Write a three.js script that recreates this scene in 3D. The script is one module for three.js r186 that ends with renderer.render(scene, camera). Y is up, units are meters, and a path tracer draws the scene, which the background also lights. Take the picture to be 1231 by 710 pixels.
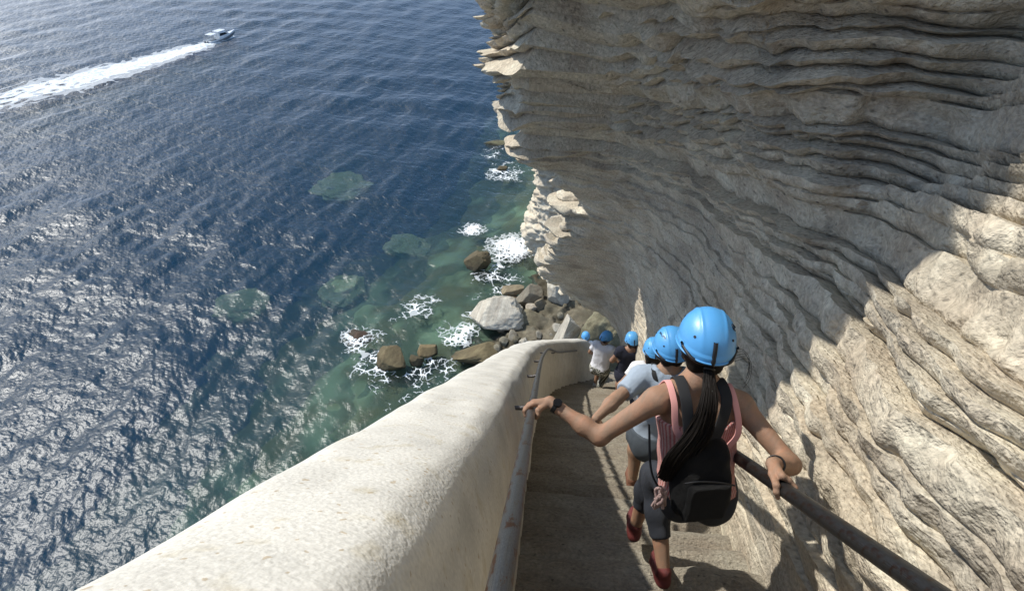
import * as THREE from 'three';
import { mergeGeometries, mergeVertices } from 'three/addons/utils/BufferGeometryUtils.js';
import { RoundedBoxGeometry } from 'three/addons/geometries/RoundedBoxGeometry.js';

// ---------- camera, sky, sun, exposure ----------
const RAD = Math.PI / 180, SEA = -34;
const scene = new THREE.Scene();
const camera = new THREE.PerspectiveCamera(54.93, 1231 / 710, 0.05, 9000);
{
  const p = 37 * RAD, w = 8.3 * RAD;
  camera.position.set(0, 0, 0);
  camera.lookAt(-Math.sin(w) * Math.cos(p), -Math.sin(p), -Math.cos(w) * Math.cos(p));
}
scene.add(camera);
const SUN_AZ = 67 * RAD, SUN_EL = 47 * RAD;   // left of the stair heading, above the horizon
const SUN = new THREE.Vector3(-Math.sin(SUN_AZ) * Math.cos(SUN_EL), Math.sin(SUN_EL), -Math.cos(SUN_AZ) * Math.cos(SUN_EL));
{
  const w = 512, h = 256, a = new Float32Array(w * h * 4), d = new THREE.Vector3();
  for (let j = 0; j < h; j++) for (let i = 0; i < w; i++) {
    const el = ((j + 0.5) / h - 0.5) * Math.PI, ph = ((i + 0.5) / w - 0.5) * 2 * Math.PI;
    d.set(Math.cos(el) * Math.cos(ph), Math.sin(el), Math.cos(el) * Math.sin(ph));
    const u = Math.max(0, Math.sin(el)), k = Math.pow(1 - u, 3.2);
    const c = Math.max(0, d.dot(SUN)), g = 0.14 * Math.pow(c, 10) + 0.9 * Math.pow(c, 90);
    const o = (j * w + i) * 4;
    a[o] = 0.20 + 0.02 * k + g * 1.0; a[o + 1] = 0.30 + 0.06 * k + g * 0.96; a[o + 2] = 0.48 + 0.14 * k + g * 0.88; a[o + 3] = 1;
  }
  const t = new THREE.DataTexture(a, w, h, THREE.RGBAFormat, THREE.FloatType);
  t.mapping = THREE.EquirectangularReflectionMapping; t.magFilter = THREE.LinearFilter; t.needsUpdate = true;
  scene.background = t; scene.environment = t;
  scene.backgroundIntensity = 1.25; scene.environmentIntensity = 1.25;
}
const sun = new THREE.DirectionalLight(new THREE.Color(1, 0.965, 0.895), 3.8);
sun.position.copy(SUN).multiplyScalar(60).add(new THREE.Vector3(0, -6, -8)); sun.target.position.set(0, -6, -8);
sun.castShadow = true; sun.shadow.radius = 2.2; sun.shadow.mapSize.set(2048, 2048);
Object.assign(sun.shadow.camera, { left: -70, right: 70, top: 70, bottom: -70, near: 1, far: 200 });
scene.add(sun, sun.target);
const renderer = new THREE.WebGLRenderer({ antialias: true });
renderer.toneMapping = THREE.LinearToneMapping;
renderer.toneMappingExposure = 1.32;
renderer.shadowMap.enabled = true;

// ---------- helpers ----------
function rng(seed) { let s = seed >>> 0; return () => { s = (s + 0x6D2B79F5) | 0; let t = Math.imul(s ^ (s >>> 15), 1 | s); t = (t + Math.imul(t ^ (t >>> 7), 61 | t)) ^ t; return ((t ^ (t >>> 14)) >>> 0) / 4294967296; }; }
const PERM = (() => { const r = rng(77), p = new Uint8Array(512), b = [...Array(256).keys()]; for (let i = 255; i > 0; i--) { const j = Math.floor(r() * (i + 1)); [b[i], b[j]] = [b[j], b[i]]; } for (let i = 0; i < 512; i++) p[i] = b[i & 255]; return p; })();
const fade = t => t * t * t * (t * (t * 6 - 15) + 10), mix = (a, b, t) => a + (b - a) * t, clamp = (x, a = 0, b = 1) => x < a ? a : x > b ? b : x;
const sstep = (a, b, x) => { const t = clamp((x - a) / (b - a)); return t * t * (3 - 2 * t); };
function grad(h, x, y, z) { h &= 15; const u = h < 8 ? x : y, v = h < 4 ? y : h === 12 || h === 14 ? x : z; return ((h & 1) ? -u : u) + ((h & 2) ? -v : v); }
function noise(x, y, z, per = 256) {   // gradient noise, about -1..1, repeating every `per` cells
  let X = Math.floor(x), Y = Math.floor(y), Z = Math.floor(z); x -= X; y -= Y; z -= Z;
  const m = k => ((k % per) + per) % per & 255, X1 = m(X + 1), Y1 = m(Y + 1), Z1 = m(Z + 1); X = m(X); Y = m(Y); Z = m(Z);
  const u = fade(x), v = fade(y), w = fade(z), P = PERM;
  const A = P[X] , B = P[X1], AA = P[A + Y], AB = P[A + Y1], BA = P[B + Y], BB = P[B + Y1];
  return mix(mix(mix(grad(P[AA + Z], x, y, z), grad(P[BA + Z], x - 1, y, z), u), mix(grad(P[AB + Z], x, y - 1, z), grad(P[BB + Z], x - 1, y - 1, z), u), v),
    mix(mix(grad(P[AA + Z1], x, y, z - 1), grad(P[BA + Z1], x - 1, y, z - 1), u), mix(grad(P[AB + Z1], x, y - 1, z - 1), grad(P[BB + Z1], x - 1, y - 1, z - 1), u), v), w);
}
function fbm(x, y, z, o = 4, g = 0.5) { let s = 0, a = 1, f = 1; for (let i = 0; i < o; i++) { s += a * noise(x * f + i * 17.3, y * f - i * 9.1, z * f + i * 5.7); a *= g; f *= 2.03; } return s; }
function ridge(x, y, z, o = 4) { let s = 0, a = 0.5, f = 1; for (let i = 0; i < o; i++) { s += a * (1 - Math.abs(noise(x * f + i * 7.7, y * f, z * f - i * 3.3)) * 2); a *= 0.5; f *= 2.1; } return s; }
function tfbm(u, v, cells, o, g = 0.5, s = 0) { let r = 0, a = 1, c = cells; for (let i = 0; i < o; i++) { r += a * noise(u * c, v * c, s + i * 3.7, c); a *= g; c *= 2; } return r; }   // tiles over u, v in 0..1
function tex(n, f, srgb = false, rep = 1) {   // f(u, v) -> [r, g, b] or a grey, 0..1
  const a = new Uint8Array(n * n * 4);
  for (let j = 0; j < n; j++) for (let i = 0; i < n; i++) {
    const c = f((i + 0.5) / n, (j + 0.5) / n), o = (j * n + i) * 4;
    for (let k = 0; k < 3; k++) a[o + k] = clamp(Math.round((c.length ? c[k] : c) * 255), 0, 255); a[o + 3] = 255;
  }
  const t = new THREE.DataTexture(a, n, n); t.wrapS = t.wrapT = THREE.RepeatWrapping; t.magFilter = THREE.LinearFilter; t.minFilter = THREE.LinearMipmapLinearFilter; t.generateMipmaps = true;
  if (srgb) t.colorSpace = THREE.SRGBColorSpace;
  t.repeat.set(rep, rep); t.needsUpdate = true; return t;
}
const lin = (r, g, b) => new THREE.Color().setRGB(r, g, b);
const taken = {};
function numbered(n) { const k = taken[n] = (taken[n] ?? -1) + 1; return k ? `${n}_${String(k).padStart(3, '0')}` : n; }
function shade(o) { o.castShadow = o.receiveShadow = true; return o; }
function mesh(name, geo, mat, parent) { const m = shade(new THREE.Mesh(geo, mat)); m.name = parent ? name : numbered(name); (parent || scene).add(m); return m; }
function structure(name, geo, mat, label) { const m = mesh(name, geo, mat); m.userData = { kind: 'structure', label }; return m; }
function tag(o, label, category, group) { o.userData.label = label; o.userData.category = category; if (group) o.userData.group = group; return o; }
function thing(name, label, category, x, y, z, group) { const g = new THREE.Group(); g.name = numbered(name); g.position.set(x, y, z); scene.add(g); return tag(g, label, category, group); }
function V(x, y, z) { return new THREE.Vector3(x, y, z); }
function gridGeo(nu, nv, f, uvf, colf, skip) {   // nu x nv vertices, f(i, j) -> [x, y, z]; skip(j): leave out the quads from row j to the next
  const p = new Float32Array(nu * nv * 3), idx = new Uint32Array((nu - 1) * (nv - 1) * 6), uv = new Float32Array(nu * nv * 2);
  for (let j = 0, k = 0; j < nv; j++) for (let i = 0; i < nu; i++, k++) { const q = f(i, j); p[k * 3] = q[0]; p[k * 3 + 1] = q[1]; p[k * 3 + 2] = q[2]; if (uvf) { const t = uvf(i, j, q); uv[k * 2] = t[0]; uv[k * 2 + 1] = t[1]; } }
  for (let j = 0, k = 0; j < nv - 1; j++) if (!skip || !skip(j)) for (let i = 0; i < nu - 1; i++) { const a = j * nu + i; idx[k++] = a; idx[k++] = a + 1; idx[k++] = a + nu; idx[k++] = a + 1; idx[k++] = a + nu + 1; idx[k++] = a + nu; }
  const g = new THREE.BufferGeometry(); g.setAttribute('position', new THREE.BufferAttribute(p, 3)); g.setAttribute('uv', new THREE.BufferAttribute(uv, 2)); g.setIndex(new THREE.BufferAttribute(idx, 1));
  if (colf) paint(g, colf);
  g.computeVertexNormals(); return g;
}
// flat uv by the axis a face mostly points along, so that the grain keeps its size on a bent surface
function planarUV(g, scale) {
  const p = g.attributes.position, n = g.attributes.normal, c = g.attributes.color, I = g.index.array, seen = new Int32Array(p.count * 3).fill(-1), P = [], N = [], C = [], U = [], out = new Uint32Array(I.length);
  let used = 0;
  for (let t = 0; t < I.length; t += 3) {
    const same = (a, b) => Math.abs(p.getX(a) - p.getX(b)) + Math.abs(p.getY(a) - p.getY(b)) + Math.abs(p.getZ(a) - p.getZ(b)) < 1e-6; if (same(I[t], I[t + 2]) || same(I[t], I[t + 1]) || same(I[t + 1], I[t + 2])) continue;
    const v = I[t], x = Math.abs(n.getX(v)), y = Math.abs(n.getY(v)), z = Math.abs(n.getZ(v)), a = x >= y && x >= z ? 0 : y >= z ? 1 : 2;
    for (let k = 0; k < 3; k++) { const i = I[t + k], key = i * 3 + a; let m = seen[key]; if (m < 0) { m = P.length / 3; seen[key] = m; const X = p.getX(i), Y = p.getY(i), Z = p.getZ(i); P.push(X, Y, Z); N.push(n.getX(i), n.getY(i), n.getZ(i)); if (c) C.push(c.getX(i), c.getY(i), c.getZ(i)); a === 0 ? U.push(-Z * scale, Y * scale) : a === 1 ? U.push(X * scale + 0.37, -Z * scale) : U.push(X * scale + 0.61, Y * scale); } out[used++] = m; }
  }
  const r = new THREE.BufferGeometry(); r.setAttribute('position', new THREE.Float32BufferAttribute(P, 3)); r.setAttribute('normal', new THREE.Float32BufferAttribute(N, 3)); r.setAttribute('uv', new THREE.Float32BufferAttribute(U, 2)); if (c) r.setAttribute('color', new THREE.Float32BufferAttribute(C, 3)); r.setIndex(new THREE.BufferAttribute(out.slice(0, used), 1)); return r;
}
function paint(g, f) { const p = g.attributes.position, c = new Float32Array(p.count * 3); for (let i = 0; i < p.count; i++) { const k = f(p.getX(i), p.getY(i), p.getZ(i), i); c[i * 3] = k[0]; c[i * 3 + 1] = k[1]; c[i * 3 + 2] = k[2]; } g.setAttribute('color', new THREE.BufferAttribute(c, 3)); return g; }
function catmull(a, b, c, d, t) { return 0.5 * (2 * b + (c - a) * t + (2 * a - 5 * b + 4 * c - d) * t * t + (3 * b - a - 3 * c + d) * t * t * t); }
function spline(pts, t) {   // points of any width, t in 0..n-1
  const n = pts.length - 1, i = clamp(Math.floor(t), 0, n - 1), f = t - i, a = pts[Math.max(0, i - 1)], b = pts[i], c = pts[i + 1], d = pts[Math.min(n, i + 2)];
  return b.map((_, k) => catmull(a[k], b[k], c[k], d[k], f));
}
// surface nets: a mesh of the zero set of f (negative inside)
function blob(f, lo, hi, cell, uvScale = 1) {
  const n = lo.map((l, k) => Math.ceil((hi[k] - l) / cell) + 1), [nx, ny, nz] = n, val = new Float32Array(nx * ny * nz);
  for (let z = 0, k = 0; z < nz; z++) for (let y = 0; y < ny; y++) for (let x = 0; x < nx; x++, k++) val[k] = f(lo[0] + x * cell, lo[1] + y * cell, lo[2] + z * cell);
  const id = new Int32Array(nx * ny * nz).fill(-1), pos = [], idx = [], at = (x, y, z) => (z * ny + y) * nx + x;
  for (let z = 0; z < nz - 1; z++) for (let y = 0; y < ny - 1; y++) for (let x = 0; x < nx - 1; x++) {
    let mask = 0; const c = [];
    for (let q = 0; q < 8; q++) { const v = val[at(x + (q & 1), y + (q >> 1 & 1), z + (q >> 2))]; c.push(v); if (v < 0) mask |= 1 << q; }
    if (mask === 0 || mask === 255) continue;
    let sx = 0, sy = 0, sz = 0, m = 0;
    for (let q = 0; q < 8; q++) for (const b of [1, 2, 4]) if (!(q & b)) { const r = q | b; if ((c[q] < 0) !== (c[r] < 0)) { const t = c[q] / (c[q] - c[r]); sx += (q & 1) + (b === 1 ? t : 0); sy += (q >> 1 & 1) + (b === 2 ? t : 0); sz += (q >> 2) + (b === 4 ? t : 0); m++; } }
    id[at(x, y, z)] = pos.length / 3; pos.push(lo[0] + (x + sx / m) * cell, lo[1] + (y + sy / m) * cell, lo[2] + (z + sz / m) * cell);
  }
  const quad = (a, b, c, d, flip) => { if (a < 0 || b < 0 || c < 0 || d < 0) return; flip ? idx.push(a, c, b, a, d, c) : idx.push(a, b, c, a, c, d); };
  for (let z = 1; z < nz - 1; z++) for (let y = 1; y < ny - 1; y++) for (let x = 1; x < nx - 1; x++) {
    const v = val[at(x, y, z)] < 0;
    if (v !== val[at(x + 1, y, z)] < 0) quad(id[at(x, y - 1, z - 1)], id[at(x, y, z - 1)], id[at(x, y, z)], id[at(x, y - 1, z)], !v);
    if (v !== val[at(x, y + 1, z)] < 0) quad(id[at(x - 1, y, z - 1)], id[at(x - 1, y, z)], id[at(x, y, z)], id[at(x, y, z - 1)], !v);
    if (v !== val[at(x, y, z + 1)] < 0) quad(id[at(x - 1, y - 1, z)], id[at(x, y - 1, z)], id[at(x, y, z)], id[at(x - 1, y, z)], !v);
  }
  const g = new THREE.BufferGeometry(); g.setAttribute('position', new THREE.Float32BufferAttribute(pos, 3)); g.setIndex(idx);
  const uv = new Float32Array(pos.length / 3 * 2); for (let i = 0; i < pos.length / 3; i++) { uv[i * 2] = (pos[i * 3] + pos[i * 3 + 2] * 0.7) * uvScale; uv[i * 2 + 1] = (pos[i * 3 + 1] + pos[i * 3 + 2] * 0.3) * uvScale; }
  g.setAttribute('uv', new THREE.BufferAttribute(uv, 2)); g.computeVertexNormals(); return g;
}

// ---------- the stair line: steps drop 0.838 m for every metre forward ----------
const RISE = 0.19, RUN = RISE / 0.838, C0 = 1.6;
const stairY = z => -C0 + 0.838 * z;

// ---------- limestone ----------
const rockMap = tex(1024, (u, v) => { const a = tfbm(u, v, 5, 4, 0.6, 1), b = tfbm(u, v, 48, 4, 0.7, 9), p = Math.max(0, tfbm(u, v, 40, 2, 0.5, 21) - 0.45); const k = 0.86 + 0.07 * a + 0.11 * b - p * 0.6; return [k, k * (0.985 + 0.02 * a), k * (0.965 + 0.03 * a)]; }, true);
const rockBump = tex(1024, (u, v) => { const a = tfbm(u, v, 12, 3, 0.5, 4), b = tfbm(u, v, 56, 4, 0.72, 14), bl = Math.abs(tfbm(u, v, 16, 2, 0.55, 61)), p = Math.max(0, tfbm(u, v, 34, 2, 0.5, 31) - 0.38); return 0.62 + 0.10 * a + 0.17 * b - 0.13 * bl - 0.6 * p; });
const rockMat = new THREE.MeshStandardMaterial({ color: 0xffffff, vertexColors: true, map: rockMap, bumpMap: rockBump, bumpScale: 0.022, roughness: 0.95 });
const BEDS = (() => { const r = rng(5), b = []; let w = -16; while (w < 9) { const thin = noise(w * 0.6, 3.3, 8.1) > 0.05; const h = w > -0.9 && w < 1.6 ? (r() < 0.75 ? 0.03 + 0.065 * r() : 0.12 + 0.14 * r()) : thin ? 0.07 + 0.10 * r() : 0.16 + 0.3 * r(); b.push({ w, h, p: r() * 2 - 1, k: r() * 50 }); w += h; } return b; })();
const bedAt = (() => { const n = 5000, t = new Int32Array(n); let k = 0; for (let i = 0; i < n; i++) { const w = -16 + 25 * i / n; while (k < BEDS.length - 1 && BEDS[k + 1].w <= w) k++; t[i] = k; } return w => t[clamp(Math.floor((w + 16) / 25 * n), 0, n - 1)]; })();
function bedding(x, y, z) { return y - 0.33 * z + 0.11 * x + 0.09 * noise(x * 0.5, y * 0.5, z * 0.35) + 0.03 * noise(x * 1.7 + 5, y * 1.7, z * 1.3) + 0.022 * noise(x * 6 + 5, y * 6, z * 5); }
const block = n => n / (0.22 + Math.abs(n)) * 0.9;   // pushes noise towards its ends, so that beds break off in blocks
function bedFace(b, q, x, y, z) { const p = b.p + 0.75 * block(noise(x * 0.9 + b.k, y * 0.4, z * 0.7 + b.k)) + 0.7 * block(noise(x * 3.1 - b.k, y * 0.9, z * 2.7 + b.k)) + 0.55 * block(noise(x * 8.5 + b.k, y * 2, z * 7.5 - b.k)); return 0.55 * p + 0.55 * (Math.pow(clamp(q), 0.7) - 0.5) - 0.4 * Math.pow(clamp(1 - q * b.h / 0.03), 2); }   // a bed swells towards its upper edge over a worn joint
function strata(x, y, z) { const w = bedding(x, y, z), i = bedAt(w), b = BEDS[i]; return bedFace(b, (w - b.w) / b.h, x, y, z); }
function rockTone(x, y, z) {
  const w = bedding(x, y, z), n = fbm(x * 0.8, y * 0.8, z * 0.8, 4), m = fbm(x * 0.35 + 40, w * 1.6, z * 0.35, 3), f = fbm(x * 4, y * 4, z * 4, 3);
  let r = 0.72, g = 0.65, b = 0.515;
  const tan = sstep(0.1, 0.7, n), grey = sstep(0.05, 0.65, m), dark = sstep(0.35, 0.9, fbm(x * 1.6 + 9, w * 3.5, z * 1.6, 4));
  r = mix(r, 0.56, tan * 0.6); g = mix(g, 0.48, tan * 0.6); b = mix(b, 0.365, tan * 0.6);
  r = mix(r, 0.54, grey * 0.8); g = mix(g, 0.495, grey * 0.8); b = mix(b, 0.41, grey * 0.8);
  r = mix(r, 0.27, dark * 0.65); g = mix(g, 0.24, dark * 0.65); b = mix(b, 0.19, dark * 0.65);
  const k = 1 + 0.14 * f; return [r * k, g * k, b * k];
}

// ---------- the cliff: wall on the right of the stairs, swelling into an overhang over them ----------
{
  const K = 0.92, S = [];
  for (const z of [4, 2, 0.6, -0.5, -1.5, -2.2, -2.85]) {
    const y0 = -1.74 + 0.86 * z, lean = z > -1 ? 0.1 : 0;
    S.push({ z, p: [[-0.4, 1.18], [0.9, 1.12], [1.7, 1.22], [2.4, 1.42], [3.1, 1.65], [3.9, 1.85], [4.8, 2.0], [5.8, 2.1], [7, 2.2], [8, 2.3], [9, 2.5], [10, 3]].map(([h, x]) => [x + lean * h * 0.3, y0 + h]) });
  }
  const O = {
    '-3.4': [1.17, -5.4, 1.13, -4.0, 1.2, -3.1, 1.3, -2.2, 1.25, -1.4, 0.95, -0.75, 0.4, -0.35, -0.25, -0.2, -0.82, -0.08, -1.05, 0.7, -1.1, 2.2, -1, 6],
    '-4.55': [1.17, -6.2, 1.13, -4.8, 1.2, -3.9, 1.28, -3, 1.2, -2.2, 0.85, -1.5, 0.35, -1.05, -0.15, -0.88, -0.6, -0.8, -0.95, -0.2, -1.15, 1.5, -1, 6],
    '-5.6': [1.15, -7.1, 1.12, -5.7, 1.2, -4.7, 1.25, -3.8, 1.15, -2.9, 0.8, -2.2, 0.35, -1.75, -0.12, -1.68, -0.6, -1.66, -0.9, -1.1, -1.1, 0.8, -1, 6],
    '-6.8': [1.13, -8.1, 1.1, -6.7, 1.15, -5.7, 1.15, -4.7, 1, -3.8, 0.65, -3.1, 0.2, -2.65, -0.4, -2.55, -1.06, -2.38, -1.2, -1.9, -1.2, 0.5, -1, 6],
    '-7.8': [1.12, -9, 1.08, -7.5, 1.1, -6.5, 1.05, -5.6, 0.85, -4.8, 0.5, -4.2, 0.05, -3.8, -0.4, -3.62, -0.8, -3.4, -1.0, -2.7, -1.2, 0.3, -1, 6],
    '-8.8': [1.1, -9.9, 1.05, -8.3, 1.05, -7.4, 0.95, -6.6, 0.75, -5.9, 0.47, -5.4, 0.25, -5.2, 0.05, -5.0, -0.14, -4.65, -0.35, -3.9, -1, 0, -0.9, 6],
    '-9.8': [1.25, -10.8, 1.2, -9.3, 1, -8.3, 0.8, -7.6, 0.52, -7.05, 0.25, -6.9, -0.1, -6.8, -0.45, -6.68, -0.8, -6.5, -0.5, -5.9, 0.1, -4.6, -0.8, 6],
    '-10.8': [1.8, -12, 1.65, -10.4, 1.2, -9.3, 0.9, -8.9, 0.7, -8.6, 0.4, -8.4, 0.1, -8.2, -0.25, -7.95, -0.6, -7.65, -0.3, -7.0, 0.2, -5.6, -0.7, 6],
    '-11.6': [2.3, -13, 2.1, -10.4, 1.7, -9.5, 1.3, -9.35, 1.15, -9.28, 1.05, -9.2, 0.95, -9.1, 0.6, -8.98, 0.25, -8.6, 0.4, -7.8, 0.5, -6, -0.5, 6],
    '-12.4': [2.9, -13, 2.7, -10.6, 2.3, -9.6, 1.9, -9.3, 1.6, -9.1, 1.4, -8.8, 1.2, -8.4, 1, -7.8, 0.6, -6.8, 0.2, -5, 0.1, -1, 0, 6],
    '-13': [3.5, -13, 3.4, -10.6, 3.2, -9.4, 3, -8.9, 2.8, -8.4, 2.6, -7.8, 2.4, -7, 2.2, -6, 1.8, -5, 1.4, -4, 1.2, 0, 1, 6],
  };
  for (const z in O) S.push({ z: +z, p: Array.from({ length: 12 }, (_, i) => [O[z][i * 2], O[z][i * 2 + 1]]) });
  const flat = S.map(s => s.p.flatMap(([x, y]) => [x * K, y * K, s.z * K]));
  // section numbers along the cliff, close together where it is near
  const us = []; for (let i = 0; i < S.length - 1; i++) { const n = [3, 4, 16, 52, 64, 52, 40, 40, 40, 34, 34, 26, 26, 24, 20, 14, 8][i]; for (let k = 0; k < n; k++) us.push(i + k / n); } us.push(S.length - 1);
  // rows of the mesh follow the beds: two close rows at every joint, evenly spaced rows between
  const ws = []; for (const b of BEDS) { const fine = b.w < 1.4 && b.w > -8.4, n = fine ? Math.max(2, Math.round(b.h / 0.018)) : 1; ws.push(b.w + 0.003); for (let k = 0; k <= n; k++) ws.push(b.w + (k === 0 ? 0.003 : k === n ? b.h - 0.003 : b.h * k / n)); ws.push(b.w + b.h - 0.003); }
  const nu = us.length, M = 260, nv = ws.length + 2, base = new Float32Array(nu * nv * 3), tv = new Float32Array(nu * nv);
  us.forEach((u, i) => {
    const row = spline(flat, u), pts = Array.from({ length: 12 }, (_, k) => row.slice(k * 3, k * 3 + 3)), T = [], Wv = [], Q = []; let top = -1e9;
    for (let m = 0; m <= M; m++) { const t = m / M * 11, q = spline(pts, t), w = Math.max(top + 1e-5, bedding(q[0], q[1], q[2])); top = w; T.push(t); Wv.push(w); Q.push(q); }
    let m = 0; for (let j = 0; j < nv; j++) { const w = j === 0 ? -1e9 : j === nv - 1 ? 1e9 : ws[j - 1]; while (m < M - 1 && Wv[m + 1] < w) m++; const f = clamp((w - Wv[m]) / (Wv[m + 1] - Wv[m])), a = Q[m], b = Q[m + 1], k = j * nu + i; base[k * 3] = mix(a[0], b[0], f); base[k * 3 + 1] = mix(a[1], b[1], f); base[k * 3 + 2] = mix(a[2], b[2], f); tv[k] = mix(T[m], T[m + 1], f); }
  });
  // normals of the smooth shape, from a coarse copy of it
  const nc = 90, cu = us.filter((_, i) => i % 3 === 0 || i === nu - 1), coarse = gridGeo(cu.length, nc, (i, j) => { const row = spline(flat, cu[i]); return spline(Array.from({ length: 12 }, (_, k) => row.slice(k * 3, k * 3 + 3)), j / (nc - 1) * 11); }), cn = coarse.attributes.normal;
  const side = cn.getX(Math.floor(cu.length * 0.3) + cu.length * 14) < 0 ? 1 : -1;
  const normalAt = (i, t) => { const fi = Math.min(cu.length - 1.001, i / 3), fj = clamp(t / 11 * (nc - 1), 0, nc - 1.001), a = Math.floor(fi), b = Math.floor(fj), x = fi - a, y = fj - b, g = (p, q) => { const k = q * cu.length + p; return [cn.getX(k), cn.getY(k), cn.getZ(k)]; }, A = g(a, b), B = g(a + 1, b), C = g(a, b + 1), D = g(a + 1, b + 1), r = A.map((v, k) => mix(mix(v, B[k], x), mix(C[k], D[k], x), y)), l = side / Math.hypot(...r); return r.map(v => v * l); };
  const bedOf = []; { for (let j = 0; j < nv; j++) { const w = j === 0 ? -15 : j === nv - 1 ? 8 : ws[j - 1]; let k = bedAt(w); if (w < BEDS[k].w) k--; if (k + 1 < BEDS.length && w > BEDS[k + 1].w) k++; bedOf.push([BEDS[k], clamp((w - BEDS[k].w) / BEDS[k].h)]); } }
  const g = gridGeo(nu, nv, (i, j) => {
    const k = j * nu + i, x = base[k * 3], y = base[k * 3 + 1], z = base[k * 3 + 2], h = y - stairY(z), w = y - 0.33 * z, n = normalAt(i, tv[k]);
    const foot = sstep(0.0, 1.0, h), top = sstep(-1.3, 0.1, w) * sstep(-2.2, -3.2, z), near = sstep(-3.6, -2.6, z), lipd = sstep(6.5, 8.5, tv[k]) * sstep(-4.1, -5.2, z);
    const amp = foot * (0.008 + 0.016 * sstep(-2.4, -1.2, w) + 0.04 * near + 0.072 * top + 0.05 * lipd);
    let d = amp * bedFace(bedOf[j][0], bedOf[j][1], x, y, z);
    d += foot * (0.06 * fbm(x * 0.9, y * 0.9 + 3, z * 0.9, 3) + (0.10 + 0.14 * sstep(-6.2, -8, z)) * lipd * fbm(x * 1.9, y * 3.4, z * 1.9, 3)) + 0.018 * fbm(x * 3.5, y * 4.5, z * 3.5, 2, 0.5) - (0.006 + 0.024 * foot) * Math.abs(fbm(x * 3.2 + 4, y * 4.2, z * 3.2, 3, 0.6)) + 0.014 * foot * ridge(x * 2.3, y * 3.1, z * 2.3, 2) + 0.11 * lipd * Math.max(0, bedOf[j][0].p + 0.2) * sstep(-0.3, 0.3, noise(x * 1.3 + bedOf[j][0].k, 2, z * 1.6));
    const pit = Math.max(0, noise(x * 6.5, y * 8.5, z * 6.5) - 0.3) * sstep(-0.1, 0.4, fbm(x * 0.7 + 20, y * 0.7, z * 0.7, 2)); d -= 0.10 * pit * foot;
    return [x + n[0] * d, y + n[1] * d, z + n[2] * d];
  }, null, rockTone, j => j > 0 && j < nv - 2 && ws[j - 1] === ws[j]);
  structure('cliff', planarUV(g, 1 / 1.5), rockMat, 'banded limestone cliff bulging out over the stairs');
}

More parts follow.
